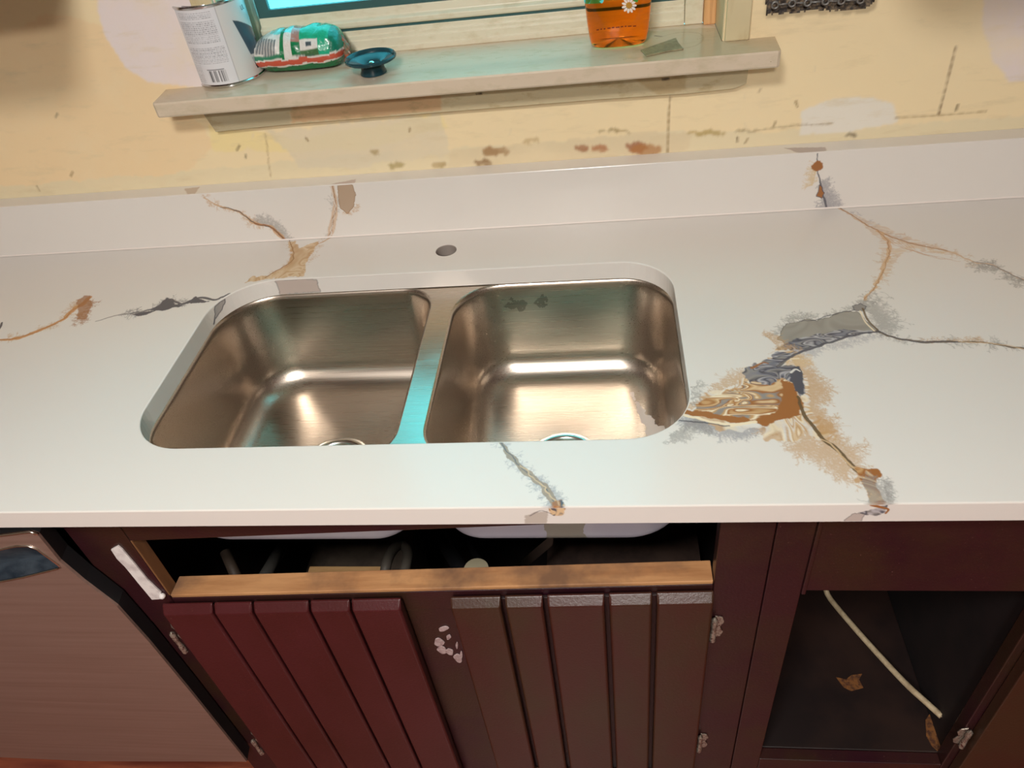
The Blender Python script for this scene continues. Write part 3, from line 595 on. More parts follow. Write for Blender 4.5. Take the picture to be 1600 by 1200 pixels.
# outline of the cutout and the tap hole
CUT = rrect(-.6365, .0975, .103, .4905, (.080, .098, .080, .082), 14)
HOLE = [(-.2672 + .0172 * math.cos(a), .5538 + .0172 * math.sin(a)) for a in np.linspace(0, 2 * PI, 33)[:-1]]
BV = .0016; TH = .030
counter_top = empty('countertop', (-.2, .3, 0), 'white resin countertop with brown and grey veins and a cutout', 'countertop')
out = [(-1.45, BV), (1.02, BV), (1.02, D + TB - .001), (-1.45, D + TB - .001)]
def off_loop(loop, d):
    q = np.array(loop); a = np.roll(q, 1, 0) - q; b = np.roll(q, -1, 0) - q; tt = np.roll(q, -1, 0) - np.roll(q, 1, 0); tt /= np.linalg.norm(tt, axis=1)[:, None]
    return q + np.c_[tt[:, 1], -tt[:, 0]] * d
cuto = off_loop(CUT, BV); holo = off_loop(HOLE, .0008)
vs, fs = tri2d(out, [list(map(tuple, cuto)), list(map(tuple, holo))], np.vstack([loose(out, .04), cp.fine_points(.0008)]))
pieces = [(np.c_[vs, np.zeros(len(vs))], fs.tolist(), cp.sample(vs[:, 0], vs[:, 1]))]
# front face strip
f0 = lambda *p: [(on(u, v, 'y', 0)[0], on(u, v, 'y', 0)[2]) for u, v in p]
fp = Paint(-1.45, 1.02, -TH, 0, .0008, WHITE)
fp.blob(f0((820, 830), (822, 806), (840, 800), (858, 798), (852, 830)), np.array(lin(176, 164, 152)), .8, warp=.003)
fp.blob(f0((858, 794), (884, 792), (880, 804), (862, 806)), BR, 1, warp=.003, palette=[BR, TAN, DG], pscale=60)
fp.stroke(f0((828, 806), (845, 798), (862, 803)), .0015, .0015, DG, .7)
fp.blob(f0((1316, 830), (1320, 812), (1334, 803), (1352, 800), (1348, 812), (1338, 830)), np.array(lin(182, 168, 160)), .9, warp=.002, edge=GR)
fp.blob(f0((1340, 800), (1360, 798), (1378, 790), (1388, 788), (1384, 801), (1368, 806), (1350, 806)), DG, 1, warp=.003, palette=[DG, GR, LG], pscale=60)
fp.stroke(f0((1362, 789), (1378, 793), (1388, 796), (1384, 802)), .004, .003, BR, 1)
fo = [(-1.45, -TH + .001), (1.02, -TH + .001), (1.02, -BV), (-1.45, -BV)]
vs, fs = tri2d(fo, [], np.vstack([loose(fo, .02), fp.fine_points(.0008)])); c = fp.sample(vs[:, 0], vs[:, 1])
pieces.append((np.array([(x, 0, z) for x, z in vs]), fs.tolist(), c))
# cutout wall: arc length x depth
Lc = np.array(CUT + [CUT[0]]); arc = np.r_[0, np.cumsum(np.hypot(*np.diff(Lc, axis=0).T))]
ip = Paint(0, arc[-1], -TH, 0, .0012, WHITE)
def arc_of(u, v, z):   # position along the cutout wall of a point at depth z seen there
    p = on(u, v, 'z', z)[:2]; d = np.hypot(Lc[:-1, 0] - p[0], Lc[:-1, 1] - p[1]); i = int(d.argmin()); sg = Lc[(i + 1) % (len(Lc) - 1)] - Lc[i]; L_ = np.hypot(*sg)
    tt = np.clip(((p - Lc[i]) @ sg) / (L_ * L_), 0, 1) * L_ if L_ > .05 else 0
    if L_ <= .05 and i > 0:
        sg = Lc[i - 1] - Lc[i]; L2 = np.hypot(*sg)
        if L2 > .05: tt = -np.clip(((p - Lc[i]) @ sg) / (L2 * L2), 0, 1) * L2
    return (arc[i] + tt, z)
ip.blob([arc_of(432, 434, -.001), arc_of(470, 434, -.001), arc_of(494, 438, -.004), arc_of(503, 450, -.028), arc_of(436, 453, -.03)], np.array(lin(186, 170, 160)), .9, warp=.002, edge=GR)
ip.blob([arc_of(330, 480, -.003), arc_of(345, 468, -.003), arc_of(348, 480, -.016), arc_of(330, 500, -.02), arc_of(322, 512, -.03)], np.array(lin(160, 156, 152)), .9, warp=.003, edge=DG)
ip.blob([arc_of(1062, 646, -.002), arc_of(1070, 640, -.002), arc_of(1069, 648, -.02)], BR, .9, warp=.002)
io = [(q, -TH) for q in arc] + [(q, -BV) for q in arc[::-1]]
vs, fs = tri2d(io, [], ip.fine_points(.0012))
x = np.interp(vs[:, 0], arc, Lc[:, 0]); y = np.interp(vs[:, 0], arc, Lc[:, 1])
pieces.append((np.c_[x, y, vs[:, 1]], fs.tolist(), ip.sample(vs[:, 0], vs[:, 1])))
# rounded edges
def strip(a, b, c=None, col=WHITE, closed=True):
    rows = [np.asarray(r) for r in ([a, b] if c is None else [a, b, c])]; n = len(rows[0]); f = []
    for k in range(len(rows) - 1):
        for i in range(n if closed else n - 1): f.append((k * n + i, k * n + (i + 1) % n, (k + 1) * n + (i + 1) % n, (k + 1) * n + i))
    return (np.vstack(rows), f, col)
cut3 = np.array(CUT); mid3 = off_loop(CUT, BV * .29)
pieces.append(strip(np.c_[cuto, np.zeros(len(cuto))], np.c_[mid3, np.full(len(cuto), -BV * .29)], np.c_[cut3, np.full(len(cuto), -BV)]))
hol = np.array(HOLE); pieces.append(strip(np.c_[holo, np.zeros(32)], np.c_[hol, np.full(32, -.0008)], np.c_[hol, np.full(32, -TH)], np.array(lin(150, 140, 132))))
pieces.append((np.vstack([np.c_[hol * .999 + np.array([[-.2672, .5538]]) * .001, np.full(32, -TH + .002)]]), [tuple(range(32))], np.array(lin(160, 148, 140))))
xs = np.linspace(-1.45, 1.02, 620)
ecol = np.where((np.abs(cp.sample(xs, xs * 0 + .003) - WHITE).sum(1) > .06)[:, None], cp.sample(xs, xs * 0 + .003), WHITE)
pieces.append(strip(np.c_[xs, xs * 0 + BV, xs * 0], np.c_[xs, xs * 0 + BV * .29, xs * 0 - BV * .29], np.c_[xs, xs * 0, xs * 0 - BV], np.vstack([ecol] * 3), False))
pieces.append(strip(np.c_[xs, xs * 0, xs * 0 - TH + .001], np.c_[xs, xs * 0 + .001, xs * 0 - TH], None, WHITE, False))
# underside with the same cutout
vs, fs = tri2d([(-1.45, .001), (1.02, .001), (1.02, D + TB - .001), (-1.45, D + TB - .001)], [CUT], [])
pieces.append((np.c_[vs, np.full(len(vs), -TH)], fs[:, ::-1].tolist(), WHITE))
slab = paint_mesh('slab', pieces, m_counter, counter_top)

# backsplash: a strip of the same resin standing on the slab
bs = empty('backsplash', (-.2, D, 0), 'white veined backsplash strip standing at the back of the countertop', 'backsplash')
bq = lambda *p: [(on(u, v, 'y', D)[0], on(u, v, 'y', D)[2]) for u, v in p]
bp_ = Paint(-1.45, 1.02, 0, H, .0009, WHITE)
V1 = bq((318, 308), (345, 323), (372, 330), (398, 348), (425, 356), (445, 375)); V2 = bq((519, 290), (524, 318), (520, 345), (514, 374)); V3 = bq((1278, 236), (1277, 262), (1281, 282), (1286, 305), (1292, 324))
bp_.fringe(V1, .014, 120, OR, .5, seed=31); bp_.fringe(V1[3:], .02, 160, GR, .5, 1, seed=32); bp_.stroke(V1, .002, .008, np.array(lin(196, 160, 120)), .85, .8, 3, wob=.003); bp_.stroke(V1[1:], .0015, .003, np.array(lin(90, 82, 80)), .9, .6, 4, wob=.003); bp_.stroke(V1[3:], .003, .004, BR, .6, .6, 5, wob=.006)
bp_.fringe(V2, .014, 130, GR, .4, seed=33, lean=.9); bp_.stroke(V2, .007, .010, PK, .8, .6, 6, wob=.002); bp_.stroke(V2, .002, .003, np.array(lin(150, 112, 76)), .8, .6, 7, wob=.002); bp_.stroke(V2, .0015, .002, WHITE, .8, .6, 8, wob=.004)
bp_.blob(bq((528, 288), (550, 289), (556, 305), (552, 322), (543, 334), (532, 326), (528, 305)), np.array(lin(176, 152, 128)), .95, warp=.002, edge=np.array(lin(150, 120, 90))); bp_.fringe(bq((535, 330), (548, 330), (556, 318)), .01, 40, OR, .5, -1, seed=34)
bp_.fringe(bq((1277, 262), (1270, 290)), .022, 90, np.array(lin(206, 176, 120)), .5, -1, seed=35, lean=-.6); bp_.fringe(V3[2:], .03, 170, BLU, .5, 1, seed=36, lean=.9)
bp_.stroke(V3, .0016, .003, DG, .85, .6, 9, wob=.002); bp_.blob(bq(*[(1277 + 8 * math.cos(a), 260 + 8 * math.sin(a)) for a in np.linspace(0, 6.28, 12)[:-1]]), BR, 1, warp=.003); bp_.blob(bq((1281, 288), (1288, 302), (1284, 310), (1276, 306)), BR, 1, warp=.002, edge=DG)
bo = [(-1.45, 0.0005), (1.02, 0.0005), (1.02, H - .0012), (-1.45, H - .0012)]
vs, fs = tri2d(bo, [], np.vstack([loose(bo, .04), bp_.fine_points(.0009)]))
bpieces = [(np.array([(x, D, z) for x, z in vs]), fs.tolist(), bp_.sample(vs[:, 0], vs[:, 1]))]
tq = lambda *p: [tuple(on(u, v, 'z', H)[:2]) for u, v in p]
tp = Paint(-1.45, 1.02, D, W, .0012, WHITE)
tp.blob(tq((1225, 231), (1290, 230), (1294, 240), (1266, 240), (1245, 238)), np.array(lin(178, 164, 158)), .9, warp=.002); tp.blob(tq((505, 290), (556, 280), (552, 292), (515, 294)), np.array(lin(190, 172, 164)), .9, warp=.002); tp.blob(tq((288, 295), (312, 292), (304, 303), (292, 303)), np.array(lin(186, 166, 150)), .8, warp=.002)
to = [(-1.45, D + .0012), (1.02, D + .0012), (1.02, W - .0005), (-1.45, W - .0005)]
vs, fs = tri2d(to, [], np.vstack([loose(to, .03), tp.fine_points(.0012)])); bpieces.append((np.c_[vs, np.full(len(vs), H)], fs.tolist(), tp.sample(vs[:, 0], vs[:, 1])))
bpieces.append(strip(np.c_[xs, xs * 0 + D, xs * 0 + H - .0012], np.c_[xs, xs * 0 + D + .0004, xs * 0 + H - .0004], np.c_[xs, xs * 0 + D + .0012, xs * 0 + H], WHITE, False))
bpieces.append((np.array([(-1.45, D, .0005), (1.02, D, .0005), (1.02, W - .0005, .0005), (-1.45, W - .0005, .0005), (-1.45, W - .0005, H), (1.02, W - .0005, H), (-1.45, D, H - .0012), (1.02, D, H - .0012)]), [(3, 2, 1, 0), (2, 3, 4, 5), (0, 6, 4, 3), (1, 2, 5, 7)], WHITE))
paint_mesh('strip', bpieces, m_counter, bs)
MB().prism([(D - .0022, .0006), (D - .0001, .0006), (D - .0001, .0026)], 'x', -1.45, 1.02).build('caulk_joint', mat('caulk_line', lin(232, 222, 214), .35), bs)

# ------------------------------------------------------------------ sink
sink = empty('double_bowl_sink', (-.27, .3, -.031), 'undermounted stainless steel double bowl sink set in the countertop cutout', 'sink')
ZR = -.0315
Ldim = (-.642, -.2795, .104, .4945, (.056, .094, .080, .056)); Rdim = (-.2465, .1015, .104, .4945, (.082, .080, .060, .080))
NB = 12
def bowl(dim, dc, sgn):
    x0, x1, y0, y1, r = dim
    lv = [(0, 0), (.0008, .0016), (.0030, .0038), (.010, .0050)]
    dep = .176; F = .045
    for k in range(1, 7): lv.append((.010 + (dep - F - .010) * k / 6, .005 + .010 * k / 6))
    for k in range(1, 9):
        a = PI / 2 * k / 8; lv.append((dep - F + F * math.sin(a), .015 + F * (1 - math.cos(a))))
    rings = []
    for z, ins in lv:
        rr = [max(q - ins * .55, .028) for q in r]
        rings.append([(x, y, ZR - z) for x, y in rrect(x0 + ins, x1 - ins, y0 + ins, y1 - ins, rr, NB)])
    n = len(rings[0]); c = dc
    last = np.array(rings[-1]); ang = np.arctan2(last[:, 1] - c[1], last[:, 0] - c[0])
    dr = np.c_[c[0] + .0570 * np.cos(ang), c[1] + .0570 * np.sin(ang), np.full(n, ZR - dep - .004)]
    for k in (1 / 3, 2 / 3): rings.append([tuple(q) for q in last * (1 - k) + dr * k])
    rings.append([tuple(q) for q in dr])
    mb = MB()
    mb.add([p for q in rings for p in q], [(j * n + i, j * n + (i + 1) % n, (j + 1) * n + (i + 1) % n, (j + 1) * n + i) for j in range(len(rings) - 1) for i in range(n)])
    o = mb.build('bowl', m_steel, sink, smooth=True, fix=False); o.data.flip_normals()
    # outer coated shell
    ex = []
    Fo = .024; lo = [(.010, .0020), (.05, .003), (.10, .0045), (dep + .004 - Fo, .006)] + [(dep + .004 - Fo + Fo * math.sin(PI / 2 * k / 7), .006 + Fo * (1 - math.cos(PI / 2 * k / 7))) for k in range(1, 8)]
    for z, ins in lo:
        rr = [max(k - ins * .4, .03) + .002 for k in r]
        ex.append([(x, y, ZR - z) for x, y in rrect(x0 + ins - .0035, x1 - ins + .0035, y0 + ins - .0035, y1 - ins + .0035, rr, NB)])
    n2 = len(ex[0]); dr2 = [(c[0] + .0585 * math.cos(a), c[1] + .0585 * math.sin(a), ZR - dep - .006) for a in ang]; ex.append(dr2)
    mb = MB(); mb.add([p for q in ex for p in q], [(j * n2 + i, j * n2 + (i + 1) % n2, (j + 1) * n2 + (i + 1) % n2, (j + 1) * n2 + i) for j in range(len(ex) - 1) for i in range(n2)])
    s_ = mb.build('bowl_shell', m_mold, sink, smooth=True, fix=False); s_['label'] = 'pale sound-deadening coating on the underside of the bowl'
    # drain
    zd = ZR - dep - .004
    d = MB().lathe([(.0565, -.0005), (.0580, .0012), (.0560, .0030), (.0500, .0034), (.0455, .0015), (.0430, -.004), (.0415, -.018), (.0400, -.030)], (c[0], c[1], zd), 56, False).build('drain', m_chrome, sink, smooth=True)
    MB().lathe([(.0400, -.030), (.0420, -.0302), (.030, -.036), (.002, -.037)], (c[0], c[1], zd), 40, True).build('strainer_cup', m_black, d, smooth='angle')
    MB().lathe([(.0445, -.012), (.0470, -.012), (.0470, -.060), (.030, -.075), (.019, -.080), (.019, -.17), (.017, -.17)], (c[0], c[1], zd), 32, False).build('tailpiece', m_black, d, smooth=True)
    return o
bowl(Ldim, (-.4435, .268), 1); bowl(Rdim, (-.0745, .268), 1)
# rim plate and divider, one sheet with two openings
ro = rrect(-.665, .124, .084, .515, .1, 12)
vs, fs = tri2d(ro, [rrect(*Ldim[:4], Ldim[4], NB), rrect(*Rdim[:4], Rdim[4], NB)], [])
mb = MB(); mb.add(np.c_[vs, np.full(len(vs), ZR)], fs.tolist()); rim = mb.build('rim', m_steel, sink, fix=False); rim['label'] = 'flat steel rim with the divider between the bowls'

# ------------------------------------------------------------------ sink base cabinet (hangs lower towards its left end, as in the photo)
def sh(x, y, z): return (x, y, z + (.0503 * (x - .12) if x < .12 else .010 * (x - .12)))
CY = .030
cab = empty('sink_base_cabinet', (-.25, .3, FL), 'burgundy painted sink cabinet with open false-front slot and two grooved doors', 'cabinet')
def cb(name, m, *bx, par=None, bevel=.0015, **k):
    mb = MB()
    for b in bx: mb.box(*b, warp=sh)
    return mb.build(name, m, par or cab, bevel=bevel, **k)
TOPZ = -.031
def cstile(x0, x1, m=m_cab, name='stile', z1=None, par=None):
    mb = MB(); v = [(x, y, z) for z in (-.85, None) for y in (CY, CY + .02) for x in (x0, x1)]
    v = [(x, y, (TOPZ - .0005 if z is None else z)) for x, y, z in v]
    mb.add(v, [(0, 2, 3, 1), (4, 5, 7, 6), (0, 1, 5, 4), (2, 6, 7, 3), (0, 4, 6, 2), (1, 3, 7, 5)])
    return mb.build(name, m, par or cab, bevel=.0015)
ls = cstile(-.712, -.632); cstile(.1215, .1845)
cb('stile_edge', m_rawdark, (-.6322, -.6295, CY + .0005, CY + .021, -.187, -.060))['label'] = 'bare wood inner edge of the left stile'
mb = MB(); mb.add([(-.631, CY, -.0975), (.1210, CY, -.059), (.1210, CY + .02, -.059), (-.631, CY + .02, -.0975), (-.631, CY, TOPZ - .0005), (.1210, CY, TOPZ - .0005), (.1210, CY + .02, TOPZ - .0005), (-.631, CY + .02, TOPZ - .0005)], [(0, 1, 5, 4), (1, 2, 6, 5), (2, 3, 7, 6), (3, 0, 4, 7), (0, 3, 2, 1), (4, 5, 6, 7)])
mb.build('top_rail', m_cab, cab, bevel=.0015)
cb('middle_rail', m_cab, (-.6305, .1210, CY, CY + .030, -.235, -.1925))
cb('rail_cap', m_rawwood, (-.6300, .1208, CY + .001, CY + .033, -.1925, -.186), bevel=.0012)['label'] = 'bare wood top of the rail under the open slot'
cb('center_stile', m_cab, (-.2995, -.214, CY + .0005, CY + .02, -.85, -.235))
cb('bottom_rail', m_cab, (-.6305, .1210, CY, CY + .02, -.85, -.80))
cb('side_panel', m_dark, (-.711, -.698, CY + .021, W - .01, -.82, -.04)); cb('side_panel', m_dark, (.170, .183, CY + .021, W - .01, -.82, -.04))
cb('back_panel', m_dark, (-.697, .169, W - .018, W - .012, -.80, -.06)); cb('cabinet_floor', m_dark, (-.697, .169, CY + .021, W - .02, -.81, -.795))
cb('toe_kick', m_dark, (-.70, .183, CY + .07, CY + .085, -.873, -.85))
m_groove = mat('groove_dark', lin(30, 11, 12), .4)  # door back, darker than the planks, showing between them
def door(planks, m, label, x0, x1):
    d = cb('door', m_groove, (x0 + .001, x1 - .001, CY - .006, CY - .001, -.79, -.204), bevel=.001); d['label'] = label
    for a, b in planks:
        mb = MB(); z0, z1 = -.735, -.1945
        y1 = CY - .0062; yf = .0105; e = .0028; tz = .011
        # plank face with eased long edges and a sloping top edge
        prof = [(a, y1), (a, yf + e), (a + e, yf), (b - e, yf), (b, yf + e), (b, y1)]
        v = [(x, y, z0) for x, y in prof] + [(x, y, z1 - tz) for x, y in prof] + [(x, y1 if i in (0, 5) else y1 - .003, z1) for i, (x, y) in enumerate(prof)]
        v = [sh(*p) for p in v]
        f = [(5, 4, 3, 2, 1, 0)] + [(i + k * 6, i + 1 + k * 6, i + 7 + k * 6, i + 6 + k * 6) for k in (0, 1) for i in range(5)] + [(12, 13, 14, 15, 16, 17), (5, 0, 6, 11), (11, 6, 12, 17)]
        mb.add(v, f).build('plank', m, d, bevel=.0012)
    cb('door_bottom_rail', m, (x0, x1, .0105, CY - .0062, -.79, -.7352), par=d)
    return d
dl = door([(-.6415, -.5650), (-.5615, -.5055), (-.5020, -.4215), (-.4180, -.3620), (-.3585, -.2895)], m_cab_l, 'reddish burgundy left door of five grooved planks', -.6415, -.2895)
dr_ = door([(-.2205, -.1525), (-.1465, -.0965), (-.0905, -.0165), (-.0105, .0440), (.0500, .1205)], m_cab_r, 'right door of five grooved planks, brown reflection in its paint', -.2205, .1205)
def hinge(par, x, z, side, by=.0235):
    """leaf on the frame, knuckle barrel beside the door"""
    mb = MB(); Y = CY - .0005
    mb.prism([(x + side * .001, z - .026), (x + side * .001, z + .026), (x + side * .011, z + .023), (x + side * .014, z + .012), (x + side * .009, z), (x + side * .014, z - .012), (x + side * .011, z - .023)], 'y', Y - .002, Y)
    h = mb.build('hinge', m_hinge, par, bevel=.0006)
    b = MB(); b.lathe([(.001, -.030), (.0042, -.027), (.0042, -.010), (.0036, -.009), (.0036, .007), (.0042, .008), (.0042, .024), (.001, .028)], (x, by, z), 12, True)
    b.build('hinge_barrel', m_hinge, h, smooth='angle')
    return h
hinge(dl, -.6475, -.316, -1, .0105); hinge(dl, -.6475, -.672, -1, .0105); hinge(dr_, .1265, -.287, 1); hinge(dr_, .1265, -.635, 1)
# strip of peeling white tape on the left stile
tp0 = [on(u, v, 'y', CY - .001) for u, v in [(174, 858), (185, 852), (192, 858), (215, 885), (232, 906), (252, 925), (250, 935), (238, 936), (218, 912), (196, 885), (183, 872)]]
MB().prism([(p[0], p[2]) for p in tp0], 'y', CY - .0022, CY - .0002).build('tape_strip', m_tape, cab)['label'] = 'peeling white tape beside the open slot'
mb = MB(); mb.lathe([(.001, 0), (.004, .001), (.005, .004), (.003, .007), (.0005, .008)], (-.6375, CY - .004, -.222), 10); mb.build('caulk_lump', m_tape, cab, smooth=True)
sm = MB()
for (u, v, a, b, th) in [(693, 982, 8, 3.5, -.2), (701, 995, 3.5, 4, .5), (686, 1003, 8, 6, 0), (691, 1015, 8, 5, .4), (703, 1018, 6, 5, .5), (716, 1028, 8, 5, .7), (714, 1008, 2, 5, 0), (721, 1022, 2, 5, 0)]:
    q = [(u + (a * math.cos(k) * math.cos(th) - b * math.sin(k) * math.sin(th)) * (1 + .15 * math.sin(3 * k + u)), v + (a * math.cos(k) * math.sin(th) + b * math.sin(k) * math.cos(th)) * (1 + .15 * math.cos(2 * k + v))) for k in np.linspace(0, 2 * PI, 15)[:-1]]
    p = [on(x, y, 'y', CY) for x, y in q]; sm.prism([(k[0], k[2]) for k in p], 'y', CY - .0012, CY + .0004)
sm.build('caulk_smears', m_caulk, cab, bevel=.0005)['label'] = 'dried white caulk smears on the centre stile'

# things under the sink
tb = mat('box_board', lin(96, 84, 72), .8, noise=(20, lin(70, 60, 54), .4, .7, U)); tc_ = mat('bare_block', lin(196, 156, 106), .6, noise=(30, lin(170, 126, 80), .4, .7, (.3, 1, 1)))
o = MB().box(-.60, -.395, .285, .40, -.78, -.505, warp=sh).build('carton', tb, bevel=.002); tag(o, 'dull grey carton under the left bowl, seen through the slot', 'box')
pA = on(482, 893, 'y', .17); pB = on(596, 893, 'y', .17)
o = MB().box(pA[0], pB[0], .165, .179, -.79, pA[2] + .003, warp=None).build('wood_block', tc_, bevel=.002); tag(o, 'light wood block behind the rail, below the left bowl', 'wood block')
hp = crom([on(600, 915, 'y', .13), on(603, 885, 'y', .15), on(612, 862, 'y', .19), on(626, 850, 'y', .22), on(637, 862, 'y', .20), on(634, 885, 'y', .16), on(622, 915, 'y', .13)], 6)
tag(MB().tube(hp, .0085, 10).build('looped_hose', m_hose, smooth=True), 'grey looped water hose between the two bowls, inside the slot', 'hose')
def rod(a, b, ya, yb, r, m, name, label, cat, n=12):
    p = on(*a, 'y', ya); q = on(*b, 'y', yb); o = MB().tube([p, p + (q - p) * .5, q], r, n).build(name, m, smooth=True); return tag(o, label, cat)
rod((352, 862), (375, 915), .17, .12, .009, mat('old_pipe', lin(66, 54, 44), .6), 'copper_pipe', 'dull brown pipe at the far left inside the slot', 'pipe')
rod((440, 855), (405, 915), .22, .12, .010, mat('grey_pipe', lin(60, 58, 54), .6), 'supply_pipe', 'grey supply pipe under the left bowl, left of the carton', 'pipe')
rod((690, 840), (735, 915), .34, .18, .014, m_black, 'drain_pipe', 'black drain pipe crossing between hose and steel strap', 'pipe')
rod((728, 845), (770, 905), .34, .18, .006, m_black, 'black_cord', 'thin black cord beside the black drain pipe', 'cord')
cp0 = on(745, 893, 'y', .17); o = MB().lathe([(.001, 0), (.017, 0), (.020, .004), (.020, .03), (.001, .032)], (cp0[0], cp0[1], cp0[2] - .022), 24).build('round_cap', mat('cream_cap', lin(190, 180, 150), .5), smooth='angle'); tag(o, 'small cream round cap in front of the steel strap', 'cap')
a = on(865, 842, 'y', .27); b = on(795, 900, 'y', .16); d = (b - a); n_ = np.cross(d, [0, 0, 1]); n_ /= np.linalg.norm(n_); w_ = np.cross(d / np.linalg.norm(d), n_) * .014
mb = MB(); mb.add([a - w_, a + w_, b + w_, b - w_, a - w_ + n_ * .003, a + w_ + n_ * .003, b + w_ + n_ * .003, b - w_ + n_ * .003], [(0, 1, 2, 3), (7, 6, 5, 4), (0, 4, 5, 1), (1, 5, 6, 2), (2, 6, 7, 3), (3, 7, 4, 0)])
tag(mb.build('steel_strap', m_chrome, bevel=.0008), 'shiny diagonal steel strap under the right bowl', 'strap')
o = MB().box(-.13, .155, .20, .42, -.560, -.545).build('plywood_board', mat('dusty_board', lin(96, 76, 66), .7, noise=(16, lin(64, 50, 46), .4, .7, U))); tag(o, 'dusty brown board lying under the right bowl', 'board')

# ------------------------------------------------------------------ cabinet on the right
rc = empty('drawer_cabinet', (.6, .3, FL), 'dark burgundy cabinet right of the sink with an open doorless bay', 'cabinet')
def rb(name, m, *bx, bevel=.0015, par=None):
    mb = MB()
    for b in bx: mb.box(*b)
    return mb.build(name, m, par or rc, bevel=bevel)
rb('stile', m_cab, (.1855, .2295, CY - .0005, CY + .02, -.85, TOPZ)); rb('stile', m_cab, (.5185, .562, CY, CY + .022, -.85, -.2105))
rb('drawer_front', m_cab, (.2305, 1.0, CY + .003, CY + .02, -.2095, TOPZ))['label'] = 'fixed burgundy drawer front over the open bay'
rb('drawer_trim', m_cab, (.2296, .2350, CY - .003, CY + .006, -.2095, TOPZ))
rb('bottom_rail', m_cab, (.2296, .5184, CY, CY + .02, -.745, -.7035))
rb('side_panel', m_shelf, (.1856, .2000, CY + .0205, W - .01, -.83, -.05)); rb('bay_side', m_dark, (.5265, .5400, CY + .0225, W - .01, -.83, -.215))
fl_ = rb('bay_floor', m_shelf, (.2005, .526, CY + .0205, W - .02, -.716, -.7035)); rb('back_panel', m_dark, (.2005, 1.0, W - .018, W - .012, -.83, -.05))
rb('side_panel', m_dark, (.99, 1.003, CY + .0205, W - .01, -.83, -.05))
d2 = rb('door', m_cab_r, (.530, .93, .011, CY - .001, -.79, -.235)); hinge(d2, .524, -.592, -1)
def chip(pts, ax, val, name, th=.0008):
    p = [on(u, v, ax, val) for u, v in pts]
    return (MB().prism([(k[0], k[1]) for k in p], 'z', val, val + th) if ax == 'z' else MB().prism([(k[1], k[2]) for k in p], 'x', val - th, val)).build(name, m_worn, rc)
m_worn = mat('worn_wood', lin(118, 74, 34), .7, noise=(150, lin(70, 40, 24), .42, .62, U))
chip([(1306, 1058), (1322, 1062), (1330, 1055), (1347, 1053), (1342, 1062), (1349, 1075), (1330, 1080), (1318, 1074)], 'z', -.7034, 'worn_patch')['label'] = 'bare orange worn patch on the bay floor'
chip([(1446, 1125), (1455, 1112), (1466, 1122), (1470, 1135), (1474, 1160), (1466, 1175), (1456, 1166), (1447, 1150)], 'z', -.7034, 'worn_patch')
pts = [on(1288, 915, 'y', .36), on(1297, 935, 'y', .34), on(1330, 975, 'y', .28), on(1370, 1020, 'y', .215), on(1415, 1068, 'y', .150), on(1450, 1100, 'y', .112), on(1471, 1119, 'y', .09)]
cab_ = empty('power_cable', tuple(pts[-1]), 'stiff beige cable hanging slantwise in the open bay', 'cable')
MB().tube(crom(pts, 6), .0052, 12).build('sheath', m_cable, cab_, smooth=True)
e = pts[-1]; d = (pts[-1] - pts[-2]) / np.linalg.norm(pts[-1] - pts[-2])
MB().tube([e - d * .002, e + d * .004, e + d * .006 + np.array([0, 0, -.006])], .0016, 8).build('bare_wire', m_chrome, cab_, smooth=True)

# ------------------------------------------------------------------ dishwasher
dw = empty('dishwasher', (-1.0, .2, FL), 'brownish stainless dishwasher with a recessed dark handle, left of the sink cabinet', 'dishwasher')
xr = -.7165; xl = -1.30
def xedge(z): return -.7165 + .038 * max(0, min(1, (-.10 - z) / .35))   # the door's right edge
outer = [(xl, -.062), (-1.0, -.070), (-.80, -.0505), (-.735, -.0405), (-.724, -.0390), (-.716, -.0440), (-.7165, -.10), (-.706, -.145), (-.6870, -.205), (-.6815, -.30), (-.6790, -.4571), (-.678, -.712), (-.72, -.7145), (-1.0, -.735), (xl, -.73)]
pock = [(-1.26, -.120), (-1.24, -.085), (-1.0, -.085), (-.80, -.0770), (-.758, -.066), (-.742, -.0660), (-.733, -.0720), (-.7215, -.1065), (-.7220, -.1120), (-.728, -.1150), (-.79, -.135), (-.85, -.150), (-1.0, -.170), (-1.2, -.165)]
vs, fs = tri2d(outer, [pock], []); n = len(outer); m_ = len(pock); fy = .0; mb = MB()
mb.add([(x, fy, z) for x, z in vs], fs.tolist()); mb.add([(x, fy, z) for x, z in outer] + [(x - (.0 if x > -.73 else 0), .004, z) for x, z in outer], [(i, n + i, n + (i + 1) % n, (i + 1) % n) for i in range(n)])
door_ = mb.build('door_panel', m_dw, dw, bevel=.0015)
MB().add([(x, .004, z) for x, z in outer] + [(x - .004, CY - .003 if x > -.73 else .06, z) for x, z in outer], [(i, n + i, n + (i + 1) % n, (i + 1) % n) for i in range(n)]).build('door_side_dark', m_black, door_)  # door sides coloured black, standing for the dark gap beside the panel
pc = MB(); cxp, czp = -1.0, -.12
inner = [(x + (.006 if x < cxp else -.006), z + (.006 if z < -.115 else -.003)) for x, z in pock]
pc.add([(x, fy + .0005, z) for x, z in pock] + [(x, fy + .026, z) for x, z in inner], [(i, (i + 1) % m_, m_ + (i + 1) % m_, m_ + i) for i in range(m_)] + [tuple(m_ + i for i in range(m_))])
pc.build('handle_pocket', m_dwdark, door_)['label'] = 'dark recessed handle pocket'
MB().tube([(x, fy - .0005, z) for x, z in pock], .0016, 8, True).build('pocket_rim', m_chrome, door_, smooth=True)
MB().tube([(x, fy + .001, z) for x, z in outer[:6]], .0022, 8).build('top_edge', m_chrome, door_, smooth=True)
MB().box(xl, -.725, .061, .60, -.86, -.036).build('tub', m_black, dw)
MB().box(xl, -.72, .09, .10, FL, -.86).build('kick_plate', m_black, dw)

